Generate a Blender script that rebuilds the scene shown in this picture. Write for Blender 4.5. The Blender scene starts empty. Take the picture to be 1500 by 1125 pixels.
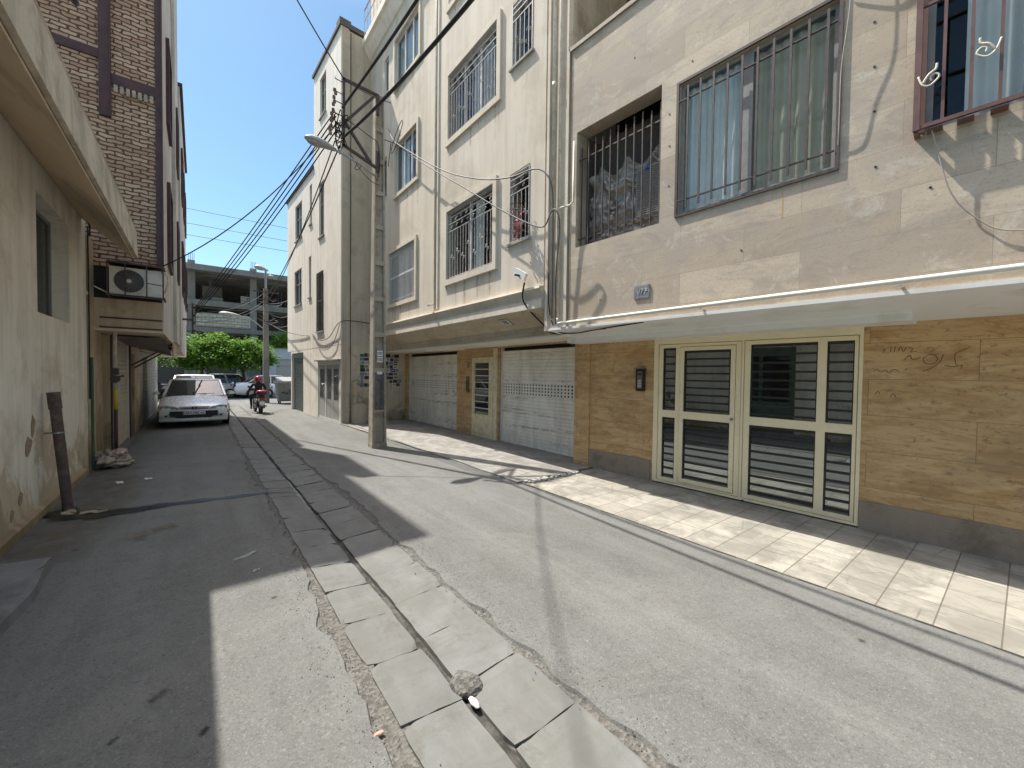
import bpy, bmesh, math, random
from mathutils import Vector, Matrix
random.seed(7)
S = bpy.context.scene
R = math.radians
# ------------------------------------------------------------------ camera
F_PX, TH, ROLL, PITCH, EYE = 590.0, math.atan(460/590.), .012, math.atan(14.5/590), 1.7
cd = bpy.data.cameras.new('camera'); cam = bpy.data.objects.new('camera', cd); S.collection.objects.link(cam)
f = Vector((math.sin(TH), math.cos(TH), 0)); r = Vector((math.cos(TH), -math.sin(TH), 0)); u = Vector((0, 0, 1))
f2 = f*math.cos(PITCH)-u*math.sin(PITCH); u2 = u*math.cos(PITCH)+f*math.sin(PITCH)
r3 = r*math.cos(ROLL)+u2*math.sin(ROLL); u3 = u2*math.cos(ROLL)-r*math.sin(ROLL)
cam.matrix_world = Matrix(((r3.x, u3.x, -f2.x, 0), (r3.y, u3.y, -f2.y, 0), (r3.z, u3.z, -f2.z, EYE), (0, 0, 0, 1)))
cd.sensor_width = 36; cd.lens = 36*F_PX/1500; cd.clip_end = 800; cd.clip_start = .05
S.camera = cam
# ------------------------------------------------------------------ sky, sun, exposure
sun_to = Vector((-.216, .557, 1.0)).normalized()
elev = math.asin(sun_to.z); az = math.atan2(sun_to.x, sun_to.y)
W = bpy.data.worlds.new("World"); S.world = W; W.use_nodes = True
wn = W.node_tree; bg = wn.nodes['Background']; sky = wn.nodes.new('ShaderNodeTexSky')
sky.sky_type = 'NISHITA'; sky.sun_disc = False; sky.sun_elevation = elev; sky.sun_rotation = az
sky.air_density = 1.25; sky.dust_density = 1.2; sky.ozone_density = 1.0; sky.altitude = 1100
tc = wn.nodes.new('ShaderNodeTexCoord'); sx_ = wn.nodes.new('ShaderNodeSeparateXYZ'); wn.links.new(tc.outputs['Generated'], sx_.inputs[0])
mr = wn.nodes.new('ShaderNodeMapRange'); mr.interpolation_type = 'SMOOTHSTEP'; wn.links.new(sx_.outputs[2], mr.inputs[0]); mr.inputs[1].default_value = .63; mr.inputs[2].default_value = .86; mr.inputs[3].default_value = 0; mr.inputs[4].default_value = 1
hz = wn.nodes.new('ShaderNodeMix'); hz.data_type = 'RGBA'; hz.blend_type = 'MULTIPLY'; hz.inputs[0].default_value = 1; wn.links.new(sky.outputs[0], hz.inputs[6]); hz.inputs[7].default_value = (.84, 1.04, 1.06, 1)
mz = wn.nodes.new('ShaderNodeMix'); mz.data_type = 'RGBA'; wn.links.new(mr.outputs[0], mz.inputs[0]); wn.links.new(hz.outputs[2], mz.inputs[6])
vm = wn.nodes.new('ShaderNodeMix'); vm.data_type = 'RGBA'; vm.blend_type = 'MULTIPLY'; vm.inputs[0].default_value = 1; wn.links.new(sky.outputs[0], vm.inputs[6]); vm.inputs[7].default_value = (7.9, 5.9, 4.1, 1)   # added brightening of the sky overhead, out of view, fills the shade
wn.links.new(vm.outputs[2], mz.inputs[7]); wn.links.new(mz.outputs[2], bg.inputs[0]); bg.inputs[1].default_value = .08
sl = bpy.data.lights.new('sun', 'SUN'); sl.energy = 4.0; sl.angle = R(.53); sl.color = (1, .955, .88)
so = bpy.data.objects.new('sun', sl); S.collection.objects.link(so)
so.rotation_euler = sun_to.to_track_quat('Z', 'Y').to_euler()
S.view_settings.view_transform = 'Standard'; S.view_settings.look = 'None'
S.view_settings.exposure = 1.05; S.view_settings.gamma = 1
try:
    S.cycles.use_denoising = True; S.cycles.max_bounces = 8; S.cycles.diffuse_bounces = 6; S.cycles.transparent_max_bounces = 12
    S.cycles.caustics_reflective = False; S.cycles.caustics_refractive = False
except Exception: pass

# ------------------------------------------------------------------ object helpers
def link(o): S.collection.objects.link(o); return o
def tag(o, label=None, cat=None, group=None, kind=None):
    if label: o['label'] = label
    if cat: o['category'] = cat
    if group: o['group'] = group
    if kind: o['kind'] = kind
    return o
def root(name, loc, rz=0, label=None, cat=None, group=None):
    o = link(bpy.data.objects.new(name, None)); o.location = loc; o.rotation_euler = (0, 0, rz); o.empty_display_size = .1
    return tag(o, label, cat, group)
class MB:
    def __init__(s): s.bm = bmesh.new(); s.mi = 0
    def face(s, pts):
        f_ = s.bm.faces.new([s.bm.verts.new(p) for p in pts]); f_.material_index = s.mi; return f_
    def box(s, x0, x1, y0, y1, z0, z1, M=None):
        P = [Vector(p) for p in ((x0,y0,z0),(x1,y0,z0),(x1,y1,z0),(x0,y1,z0),(x0,y0,z1),(x1,y0,z1),(x1,y1,z1),(x0,y1,z1))]
        if M: P = [M @ p for p in P]
        v = [s.bm.verts.new(p) for p in P]
        for q in ((0,3,2,1),(4,5,6,7),(0,1,5,4),(1,2,6,5),(2,3,7,6),(3,0,4,7)):
            s.bm.faces.new([v[i] for i in q]).material_index = s.mi
        return s
    def cbox(s, c, sz, M=None, rot=None):
        T = Matrix.Translation(c)
        if rot: T = T @ rot
        if M: T = M @ T
        return s.box(-sz[0]/2, sz[0]/2, -sz[1]/2, sz[1]/2, -sz[2]/2, sz[2]/2, T)
    def tube(s, pts, r, n=6, cap=True, r2=None, closed=False):
        pts = [Vector(p) for p in pts]; rings = []; N = len(pts); prev = None
        for i, p in enumerate(pts):
            if closed: t = pts[(i+1) % N]-pts[i-1]
            else: t = pts[min(i+1, N-1)]-pts[max(i-1, 0)]
            t.normalize()
            if prev is None: a = Vector((0,0,1)) if abs(t.z) < .9 else Vector((1,0,0)); a = t.cross(a).normalized()
            else: a = (prev - t*prev.dot(t)).normalized()
            prev = a; b = t.cross(a)
            rr = r if r2 is None else r+(r2-r)*i/max(N-1,1)
            rings.append([s.bm.verts.new(p+(a*math.cos(q*2*math.pi/n)+b*math.sin(q*2*math.pi/n))*rr) for q in range(n)])
        for i in range(N if closed else N-1):
            A, B_ = rings[i], rings[(i+1) % N]
            for q in range(n): s.bm.faces.new((A[q], A[(q+1)%n], B_[(q+1)%n], B_[q])).material_index = s.mi
        if cap and not closed:
            s.bm.faces.new(rings[0][::-1]).material_index = s.mi; s.bm.faces.new(rings[-1]).material_index = s.mi
        return s
    def bar(s, a, b, w, h=None):        # rectangular bar between two points
        a, b = Vector(a), Vector(b); h = h or w; t = (b-a); L_ = t.length; t.normalize()
        x = t.cross(Vector((0,0,1))) if abs(t.z) < .95 else Vector((1,0,0)); x.normalize(); y = x.cross(t)
        M = Matrix((( x.x, t.x, y.x, a.x), (x.y, t.y, y.y, a.y), (x.z, t.z, y.z, a.z), (0,0,0,1)))
        return s.box(-w/2, w/2, 0, L_, -h/2, h/2, M)
    def prism(s, poly, y0, y1, ax='xz'):
        n = len(poly)
        def P(p, y): return {'xz': (p[0], y, p[1]), 'xy': (p[0], p[1], y), 'yz': (y, p[0], p[1])}[ax]
        A = [s.bm.verts.new(P(p, y0)) for p in poly]; B_ = [s.bm.verts.new(P(p, y1)) for p in poly]
        for fc in [A[::-1], B_]+[(A[i], A[(i+1)%n], B_[(i+1)%n], B_[i]) for i in range(n)]:
            s.bm.faces.new(fc).material_index = s.mi
        return s
    def loft(s, rings, closed=True, cap=True):
        V = [[s.bm.verts.new(p) for p in rg] for rg in rings]; n = len(V[0])
        for i in range(len(V)-1):
            for q in range(n if closed else n-1):
                s.bm.faces.new((V[i][q], V[i][(q+1)%n], V[i+1][(q+1)%n], V[i+1][q])).material_index = s.mi
        if cap: s.bm.faces.new(V[0][::-1]).material_index = s.mi; s.bm.faces.new(V[-1]).material_index = s.mi
        return s
    def disc(s, c, axis, r, th, n=20):
        a = Vector(axis).normalized(); return s.tube([Vector(c)-a*th/2, Vector(c)+a*th/2], r, n)
    def wall(s, x0, x1, z0, z1, y, t, holes=()):
        xs = sorted({x0, x1, *[h[0] for h in holes], *[h[1] for h in holes]}); xs = [x for x in xs if x0 <= x <= x1]
        zs = sorted({z0, z1, *[h[2] for h in holes], *[h[3] for h in holes]}); zs = [z for z in zs if z0 <= z <= z1]
        inh = lambda x, z: any(h[0] < x < h[1] and h[2] < z < h[3] for h in holes)
        solid = [[not inh((xs[i]+xs[i+1])/2, (zs[j]+zs[j+1])/2) for j in range(len(zs)-1)] for i in range(len(xs)-1)]
        g = lambda i, j: 0 <= i < len(xs)-1 and 0 <= j < len(zs)-1 and solid[i][j]
        for i in range(len(xs)-1):
            for j in range(len(zs)-1):
                if not g(i, j): continue
                a, b, c, d = xs[i], xs[i+1], zs[j], zs[j+1]
                s.face(((a,y,c),(b,y,c),(b,y,d),(a,y,d))); s.face(((b,y+t,c),(a,y+t,c),(a,y+t,d),(b,y+t,d)))
                if not g(i-1,j): s.face(((a,y+t,c),(a,y,c),(a,y,d),(a,y+t,d)))
                if not g(i+1,j): s.face(((b,y,c),(b,y+t,c),(b,y+t,d),(b,y,d)))
                if not g(i,j-1): s.face(((a,y+t,c),(b,y+t,c),(b,y,c),(a,y,c)))
                if not g(i,j+1): s.face(((a,y,d),(b,y,d),(b,y+t,d),(a,y+t,d)))
        bmesh.ops.remove_doubles(s.bm, verts=s.bm.verts, dist=1e-5)
        return s
    def build(s, name, mats, parent=None, smooth=False, bevel=0, loc=None):
        if bevel:
            es = [e for e in s.bm.edges if len(e.link_faces) == 2 and e.calc_face_angle(0) > .6]
            bmesh.ops.bevel(s.bm, geom=es, offset=bevel, segments=2, affect='EDGES', clamp_overlap=True)
        me = bpy.data.meshes.new(name); s.bm.to_mesh(me); s.bm.free()
        for m in (mats if isinstance(mats, (list, tuple)) else [mats]): me.materials.append(m)
        if smooth:
            for p in me.polygons: p.use_smooth = True
        o = link(bpy.data.objects.new(name, me)); o.parent = parent
        if loc: o.location = loc
        return o
def cat_pts(a, b, sag, n=14):
    a, b = Vector(a), Vector(b)
    return [a.lerp(b, i/n)-Vector((0,0,sag*4*(i/n)*(1-i/n))) for i in range(n+1)]
def smooth_pts(P, n=6):
    P = [Vector(p) for p in P]; out = []
    for i in range(len(P)-1):
        p0, p1, p2, p3 = P[max(i-1,0)], P[i], P[i+1], P[min(i+2, len(P)-1)]
        for k in range(n):
            t = k/n; out.append(.5*((2*p1)+(p2-p0)*t+(2*p0-5*p1+4*p2-p3)*t*t+(3*p1-p0-3*p2+p3)*t**3))
    return out+[P[-1]]
def copy_tree(o, parent=None):
    c = o.copy(); link(c); c.parent = parent
    for ch in list(o.children): copy_tree(ch, c)
    return c

# ------------------------------------------------------------------ materials
class NT:
    def __init__(s, name):
        s.m = bpy.data.materials.new(name); s.m.use_nodes = True; s.t = s.m.node_tree; s.n = s.t.nodes
        s.b = s.n['Principled BSDF']; s.out = s.n['Material Output']
        s.co = s.n.new('ShaderNodeTexCoord').outputs['Object']
    def L(s, a, b): s.t.links.new(a, b)
    def val(s, sock, v):
        if hasattr(v, 'links') or hasattr(v, 'is_linked'): s.L(v, sock)
        else: sock.default_value = v if not (isinstance(v, tuple) and len(v) == 3 and sock.type == 'RGBA') else (*v, 1)
    def mapv(s, sc=(1,1,1), loc=(0,0,0), rot=(0,0,0), v=None):
        m = s.n.new('ShaderNodeMapping'); s.L(v or s.co, m.inputs[0]); m.inputs['Scale'].default_value = sc
        m.inputs['Location'].default_value = loc; m.inputs['Rotation'].default_value = rot; return m.outputs[0]
    def noise(s, sc=5, det=4, rough=.55, v=None, dist=0):
        m = s.n.new('ShaderNodeTexNoise'); s.L(v or s.co, m.inputs['Vector']); m.inputs['Scale'].default_value = sc
        m.inputs['Detail'].default_value = det; m.inputs['Roughness'].default_value = rough; m.inputs['Distortion'].default_value = dist
        return m.outputs['Fac']
    def voro(s, sc=5, v=None, feat='F1', out='Distance'):
        m = s.n.new('ShaderNodeTexVoronoi'); s.L(v or s.co, m.inputs['Vector']); m.inputs['Scale'].default_value = sc; m.feature = feat
        return m.outputs[out]
    def ramp(s, v, a, b, lo=0., hi=1.):
        m = s.n.new('ShaderNodeMapRange'); s.L(v, m.inputs[0]); m.inputs[1].default_value = a; m.inputs[2].default_value = b
        m.inputs[3].default_value = lo; m.inputs[4].default_value = hi; return m.outputs[0]
    def mix(s, fac, a, b, mode='MIX'):
        m = s.n.new('ShaderNodeMix'); m.data_type = 'RGBA'; m.blend_type = mode
        s.val(m.inputs[0], fac); s.val(m.inputs[6], a); s.val(m.inputs[7], b); return m.outputs[2]
    def math(s, op, a, b=0.):
        m = s.n.new('ShaderNodeMath'); m.operation = op; s.val(m.inputs[0], a); s.val(m.inputs[1], b); return m.outputs[0]
    def bump(s, h, st=.3, d=.01, prev=None):
        m = s.n.new('ShaderNodeBump'); s.L(h, m.inputs['Height']); m.inputs['Strength'].default_value = st; m.inputs['Distance'].default_value = d
        if prev: s.L(prev, m.inputs['Normal'])
        s.L(m.outputs[0], s.b.inputs['Normal']); return m.outputs[0]
    def xz(s, axis='x'):
        sp = s.n.new('ShaderNodeSeparateXYZ'); s.L(s.co, sp.inputs[0]); cb = s.n.new('ShaderNodeCombineXYZ')
        if axis == 'xy':
            s.L(sp.outputs[0], cb.inputs[0]); s.L(sp.outputs[1], cb.inputs[1])
        elif axis == 'yx':
            s.L(sp.outputs[1], cb.inputs[0]); s.L(sp.outputs[0], cb.inputs[1])
        else:
            h = sp.outputs[0] if axis == 'x' else (sp.outputs[1] if axis == 'y' else s.math('ADD', sp.outputs[0], sp.outputs[1]))
            s.L(h, cb.inputs[0]); s.L(sp.outputs[2], cb.inputs[1])
        return cb.outputs[0]
    def brick(s, v, c1, c2, mort, w, h, ms, off=.5, sm=.1, bias=0):
        m = s.n.new('ShaderNodeTexBrick'); s.L(v, m.inputs['Vector'])
        s.val(m.inputs['Color1'], c1); s.val(m.inputs['Color2'], c2); s.val(m.inputs['Mortar'], mort)
        m.inputs['Scale'].default_value = 1; m.inputs['Brick Width'].default_value = w; m.inputs['Row Height'].default_value = h
        m.inputs['Mortar Size'].default_value = ms; m.inputs['Mortar Smooth'].default_value = sm; m.inputs['Bias'].default_value = bias; m.offset = off
        return m.outputs['Color'], m.outputs['Fac']
    def base(s, c): s.val(s.b.inputs['Base Color'], c)
    def rough(s, v): s.val(s.b.inputs['Roughness'], v)
    def fin(s, rough=.85, spec=.3, metal=0):
        if not s.b.inputs['Roughness'].is_linked: s.rough(rough)
        s.b.inputs['Specular IOR Level'].default_value = spec; s.b.inputs['Metallic'].default_value = metal; return s.m
def sc(c, k): return tuple(min(1, x*k) for x in c)
def simple(name, c, rough=.5, spec=.4, metal=0, var=.12, scale=18, bump=0., dirt=None, dsc=3):
    t = NT(name); n1 = t.noise(scale, 3); c_ = t.mix(t.ramp(n1, .3, .7), sc(c, 1-var), sc(c, 1+var))
    if dirt: c_ = t.mix(t.ramp(t.noise(dsc, 5, .65), .5, .75, 0, .8), c_, dirt)
    t.base(c_); t.rough(t.ramp(n1, .3, .7, max(0, rough-.07), min(1, rough+.07)))
    if bump: t.bump(n1, bump, .005)
    return t.fin(rough, spec, metal)
def plaster(name, c, c2, stain, sscale=1.2, streak=.35, bump=.25, grime=.45, speck=True, damp=None):
    t = NT(name)
    big = t.noise(.7, 5, .6); col = t.mix(t.ramp(big, .3, .7), c, c2)
    st = t.noise(1.0, 5, .6, v=t.mapv((5, 5, .35))); col = t.mix(t.ramp(st, .44, .66, 0, streak), col, stain)
    bl = t.noise(sscale, 8, .7, dist=.4); col = t.mix(t.ramp(bl, .50, .64, 0, grime), col, stain)
    cl = t.noise(sscale*.9, 6, .7, v=t.mapv(loc=(7, 3, 5)), dist=.6); col = t.mix(t.ramp(cl, .54, .62, 0, .3), col, sc(c, 1.15))
    if damp:
        sp_ = t.n.new('ShaderNodeSeparateXYZ'); t.L(t.co, sp_.inputs[0]); dn = t.noise(1.5, 8, .7, v=t.mapv((1,1,.7), (2,5,1)), dist=.7)
        hh = t.math('ADD', sp_.outputs[2], t.ramp(dn, .3, .7, 1.1, -1.1)); col = t.mix(t.ramp(hh, .35, .75, .75, 0), col, damp); col = t.mix(t.ramp(hh, -.3, .05, .6, 0), col, sc(damp, .55))
    fine = t.noise(60, 3, .6)
    if speck: col = t.mix(t.ramp(fine, .55, .8, 0, .35), col, sc(stain, .7))
    t.base(col); h = t.math('ADD', t.math('MULTIPLY', t.noise(14, 6, .65), .7), t.math('MULTIPLY', fine, .3))
    t.bump(h, bump, .012); return t.fin(.9, .2)
M = {}
def stone_cladding():
    t = NT('stone_cladding'); v = t.mapv((1,1,1), (.35, .03, 0), v=t.xz())
    bc, bf = t.brick(v, (.40,.325,.238), (.575,.485,.365), (.30,.25,.19), 1.25, .375, .0024, .42)
    n = t.noise(1.3, 7, .65, dist=.6); c = t.mix(t.ramp(n, .46, .56, 0, .6), bc, (.39,.34,.275))
    n2 = t.noise(2.6, 8, .7, v=t.mapv((.7,.7,1.6), (4,2,9)), dist=1.2); c = t.mix(t.ramp(n2, .52, .64, 0, .55), c, (.31,.265,.215))
    n4 = t.noise(2.2, 9, .75, v=t.mapv(loc=(14,2,3)), dist=1.4); c = t.mix(t.ramp(n4, .56, .62, 0, .38), c, (.62,.58,.49))
    n3 = t.noise(45, 4, .7); c = t.mix(t.ramp(n3, .54, .64, 0, .45), c, (.27,.235,.19))
    vein = t.noise(1, 5, .6, v=t.mapv((2, 2, 16))); c = t.mix(t.ramp(vein, .5, .62, 0, .3), c, (.36,.30,.24))
    pit = t.voro(9, v=t.mapv((1,1,1.3))); c = t.mix(t.ramp(pit, .0, .07, .7, 0), c, (.2,.17,.14))
    c = t.mix(t.ramp(bf, 0, 1, 0, .7), c, (.30,.26,.21))
    t.base(c); h = t.math('SUBTRACT', t.math('MULTIPLY', t.noise(20, 6, .7), .4), bf)
    t.bump(h, .45, .006); return t.fin(.75, .3)
M['stone'] = stone_cladding()
def travertine(name='brown_travertine', c1=(.46,.29,.125), c2=(.57,.38,.185), dk=(.28,.16,.065), lt=(.62,.44,.235)):
    t = NT(name); v = t.mapv((1,1,1), (.2, -.09, 0), v=t.xz())
    bc, bf = t.brick(v, c1, c2, (.16,.10,.05), 1.38, .4, .002, .42)
    off_ = t.n.new('ShaderNodeVectorMath'); off_.operation = 'MULTIPLY_ADD'; t.L(bc, off_.inputs[0]); off_.inputs[1].default_value = (37, 11, 53); t.L(t.co, off_.inputs[2]); o_ = off_.outputs[0]
    w1 = t.noise(1, 9, .72, v=t.mapv((1.3, 1.3, 8), v=o_), dist=1.1); c = t.mix(t.ramp(w1, .40, .62), bc, lt)
    w3 = t.noise(1.3, 7, .7, v=t.mapv((1,1,3.2),(8,8,1), v=o_), dist=.9); c = t.mix(t.ramp(w3, .48, .62, 0, .65), c, tuple(x*1.35 for x in dk))
    w2 = t.noise(1, 8, .75, v=t.mapv((3.0, 3.0, 17), (3,1,5), v=o_), dist=1.0); c = t.mix(t.ramp(w2, .52, .64, 0, .55), c, dk)
    p = t.noise(1, 6, .8, v=t.mapv((12, 12, 20), v=o_)); c = t.mix(t.ramp(p, .57, .63, 0, .6), c, sc(dk, .6))
    sp = t.noise(6, 9, .8, v=t.mapv((1,1,2), (5,2,1))); c = t.mix(t.ramp(sp, .58, .63, 0, .35), c, sc(lt, 1.25))
    gr = t.noise(1.1, 6, .7, v=t.mapv(loc=(1,9,4)), dist=.5); c = t.mix(t.ramp(gr, .5, .66, 0, .4), c, (.24,.18,.11))
    c = t.mix(t.ramp(bf, 0, 1, 0, .65), c, (.15,.095,.05)); t.base(c)
    h = t.math('SUBTRACT', t.math('ADD', t.math('MULTIPLY', p, -.5), t.math('MULTIPLY', w1, .5)), bf)
    t.bump(h, .5, .008); t.rough(t.ramp(w1, .3, .7, .45, .7)); return t.fin(.55, .35)
M['trav'] = travertine()
M['cream'] = plaster('cream_render', (.60,.535,.43), (.66,.60,.50), (.42,.35,.26), .9, .42, .16, .45)
M['cream_trim'] = plaster('cream_trim', (.62,.555,.445), (.68,.62,.51), (.43,.355,.26), 1.5, .3, .12, .4)
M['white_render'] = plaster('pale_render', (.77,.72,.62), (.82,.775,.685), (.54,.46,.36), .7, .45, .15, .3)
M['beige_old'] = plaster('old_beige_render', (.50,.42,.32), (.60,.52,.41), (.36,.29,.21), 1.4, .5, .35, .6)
M['left_wall'] = plaster('left_wall_render', (.82,.765,.665), (.86,.82,.73), (.50,.42,.31), 1.1, .45, .3, .55, damp=(.50,.40,.27))
M['left_wall2'] = plaster('tan_wall_render', (.50,.40,.28), (.60,.50,.37), (.30,.22,.14), 1.6, .5, .3, .7, damp=(.30,.22,.13))
M['fascia'] = plaster('cornice_concrete', (.60,.53,.42), (.68,.61,.50), (.33,.28,.21), 2.2, .6, .4, .7)
M['soffit_old'] = plaster('soffit_render', (.66,.54,.40), (.72,.61,.47), (.38,.30,.21), 1.2, .1, .2, .5)
M['concrete'] = plaster('grey_concrete', (.34,.33,.30), (.42,.41,.38), (.22,.21,.19), 2.5, .4, .3, .5)
M['far_concrete'] = plaster('raw_concrete', (.19,.182,.165), (.26,.25,.23), (.10,.095,.085), 1, .3, .3, .5)
M['side_white'] = plaster('street_side_render', (.56,.52,.47), (.66,.62,.57), (.36,.32,.28), .6, .5, .2, .5)
M['blue_wall'] = plaster('blue_grey_render', (.36,.41,.46), (.42,.47,.52), (.25,.28,.32), 1, .2, .2, .3)
M['plinth'] = plaster('cement_plinth', (.27,.225,.175), (.34,.29,.23), (.15,.12,.09), 2.5, .15, .5, .6)
M['soffit_white'] = simple('white_soffit_panel', (.80,.82,.82), .5, .4, var=.04, scale=2, dirt=(.5,.48,.42), dsc=2)
M['cream_panel'] = simple('cream_ceiling_paint', (.80,.76,.66), .6, .3, var=.06, scale=3)
M['gate'] = simple('cream_gate_paint', (.84,.755,.52), .42, .45, var=.04, scale=3, dirt=(.72,.62,.42), dsc=6)
M['cream_door'] = simple('aged_cream_metal', (.68,.61,.42), .5, .4, var=.12, scale=8, dirt=(.36,.29,.18), dsc=6)
M['black'] = simple('black_metal', (.02,.018,.02), .45, .5, var=.2)
M['iron'] = simple('dark_iron', (.065,.05,.045), .55, .4, var=.3, dirt=(.13,.06,.035), dsc=8)
M['brown_iron'] = simple('brown_red_iron', (.13,.065,.055), .5, .45, var=.15, scale=10)
M['steel_red'] = simple('oxide_red_steel', (.075,.035,.035), .6, .4, var=.35, scale=6, dirt=(.04,.025,.025), dsc=3)
M['white_iron'] = simple('grey_brown_painted_iron', (.40,.37,.34), .5, .4, var=.15, dirt=(.12,.09,.07), dsc=10)
M['frame_white'] = simple('white_window_frame', (.62,.62,.6), .4, .4, var=.05)
M['frame_grey'] = simple('grey_window_frame', (.24,.235,.22), .5, .4, var=.1)
M['curtain_white'] = simple('blue_white_net_curtain', (.80,.83,.83), .9, .1, var=.08, scale=3)
M['curtain_beige'] = simple('beige_curtain', (.55,.50,.38), .9, .1, var=.12, scale=3)
M['curtain_blue'] = simple('grey_blue_curtain', (.50,.54,.57), .9, .1, var=.2, scale=2)
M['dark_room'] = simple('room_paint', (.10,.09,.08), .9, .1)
M['pipe_white'] = simple('white_gas_pipe', (.72,.69,.60), .4, .45, var=.05)
M['pipe_cream'] = simple('cream_drain_pipe', (.60,.55,.46), .5, .4, var=.12, dirt=(.34,.28,.2), dsc=7)
M['pipe_yellow'] = simple('yellow_pipe_paint', (.55,.42,.05), .5, .4)
M['pipe_brown'] = simple('brown_clay_pipe', (.105,.075,.066), .7, .3, var=.25, dirt=(.25,.2,.15), dsc=5)
M['cable'] = simple('black_cable', (.018,.017,.017), .6, .4)
M['cable_pale'] = simple('pale_cable', (.36,.32,.27), .6, .3)
M['cable_grey'] = simple('grey_cable', (.10,.10,.10), .6, .3)
M['green_door'] = simple('green_grey_metal_door', (.12,.18,.15), .5, .4, var=.15, scale=5)
M['plastic'] = simple('milky_plastic_sheet', (.22,.20,.17), .22, .7, var=.45, scale=5)
M['card'] = simple('cardboard', (.30,.24,.17), .8, .2)
M['rubber'] = simple('tyre_rubber', (.02,.02,.02), .8, .3)
M['chrome'] = simple('chrome', (.6,.6,.6), .15, .5, 1)
M['alu'] = simple('wheel_alloy', (.35,.35,.36), .35, .5, .8)
M['car_silver'] = simple('silver_car_paint', (.80,.80,.80), .25, .6, .12, var=.01)
M['car_white'] = simple('white_car_paint', (.74,.75,.76), .25, .6, var=.02)
M['car_dark'] = simple('dark_car_paint', (.035,.04,.05), .22, .6, var=.02)
M['car_plastic'] = simple('black_bumper_plastic', (.022,.022,.024), .55, .4)
M['lens'] = simple('headlamp_lens', (.55,.57,.58), .08, .8, .3, var=.2, scale=25)
M['amber'] = simple('amber_lens', (.5,.22,.08), .2, .5)
M['red_paint'] = simple('red_gloss', (.40,.02,.06), .2, .6, var=.05)
M['red_lens'] = simple('red_lens', (.30,.01,.01), .15, .6)
M['jacket'] = simple('black_jacket', (.018,.018,.022), .8, .3, var=.3, scale=10, bump=.3)
M['trousers'] = simple('dark_trousers', (.02,.02,.026), .9, .2, var=.3)
M['skin'] = simple('skin', (.35,.2,.13), .6, .3)
M['shoe'] = simple('shoe_leather', (.03,.025,.02), .5, .4)
M['plate'] = simple('plate_white', (.7,.7,.68), .4, .4, var=.05)
M['ink'] = simple('black_ink', (.02,.02,.025), .6, .3)
M['enamel_blue'] = simple('grey_blue_tile', (.20,.205,.22), .35, .5, var=.35, scale=30)
M['enamel_white'] = simple('white_tile', (.55,.54,.5), .35, .5, var=.1)
M['intercom'] = simple('intercom_metal', (.20,.19,.17), .35, .5, .6)
M['bin'] = simple('grey_dumpster', (.20,.205,.205), .55, .4, .1, var=.2, scale=4, dirt=(.09,.09,.085), dsc=4)
M['ac'] = simple('ac_casing', (.66,.65,.60), .45, .4, var=.06, scale=3, dirt=(.42,.36,.27), dsc=4)
M['ac_dark'] = simple('ac_grille', (.03,.03,.033), .5, .4)
M['lamp_grey'] = simple('lamp_housing', (.34,.345,.34), .45, .4, .2, var=.1)
M['lamp_glass'] = simple('lamp_glass', (.32,.28,.25), .15, .6)
M['porcelain'] = simple('insulator', (.16,.10,.08), .25, .5)
M['petal'] = simple('pink_petals', (.62,.25,.30), .8, .2, var=.3)
M['leaf'] = simple('plant_leaf', (.05,.10,.03), .7, .3, var=.3)
M['sack'] = simple('dusty_sack', (.36,.30,.24), .95, .1, var=.3, scale=6, bump=.5)
M['rag'] = simple('pale_pink_rag', (.52,.38,.34), .95, .1, var=.15, scale=6)
M['bark'] = simple('tree_bark', (.10,.075,.055), .9, .2, var=.4, scale=12, bump=.6)
M['rust'] = simple('rebar_steel', (.20,.24,.30), .7, .3, .3)
M['litter'] = simple('litter_paper', (.62,.60,.56), .8, .2)
M['roofing'] = simple('roof_membrane', (.12,.11,.105), .9, .2)
M['step'] = plaster('worn_step_stone', (.17,.165,.165), (.22,.215,.21), (.10,.095,.09), 3, .5, .5, .7)
def glass(name, tint=(.92,.94,.93), boost=.14):
    t = NT(name); tr = t.n.new('ShaderNodeBsdfTransparent'); tr.inputs[0].default_value = (*tint, 1)
    gl = t.n.new('ShaderNodeBsdfGlossy'); gl.inputs['Roughness'].default_value = .015; gl.inputs['Color'].default_value = (.42,.44,.45,1)
    fr = t.n.new('ShaderNodeFresnel'); ge = t.n.new('ShaderNodeNewGeometry'); t.L(t.ramp(ge.outputs['Backfacing'], 0, 1, 1.5, 1/1.5), fr.inputs[0]); mx = t.n.new('ShaderNodeMixShader')
    t.L(t.math('ADD', fr.outputs[0], boost), mx.inputs[0]); t.L(tr.outputs[0], mx.inputs[1]); t.L(gl.outputs[0], mx.inputs[2]); t.L(mx.outputs[0], t.out.inputs[0])
    return t.m
M['glass'] = glass('window_glass', boost=.0)
def mirror_glass():
    t = NT('mirrored_gate_glass'); w = t.noise(.9, 2, .5); t.bump(w, .03, .02); t.base((.26,.29,.295)); t.fin(.02, .5, 1.0); return t.m
M['mirror'] = mirror_glass()
def car_glass():
    t = NT('car_glass'); t.base((.02,.03,.035)); t.fin(.03, .8); t.b.inputs['Coat Weight'].default_value = .6; t.b.inputs['Coat Roughness'].default_value = .02; return t.m
M['cglass'] = car_glass()
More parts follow.
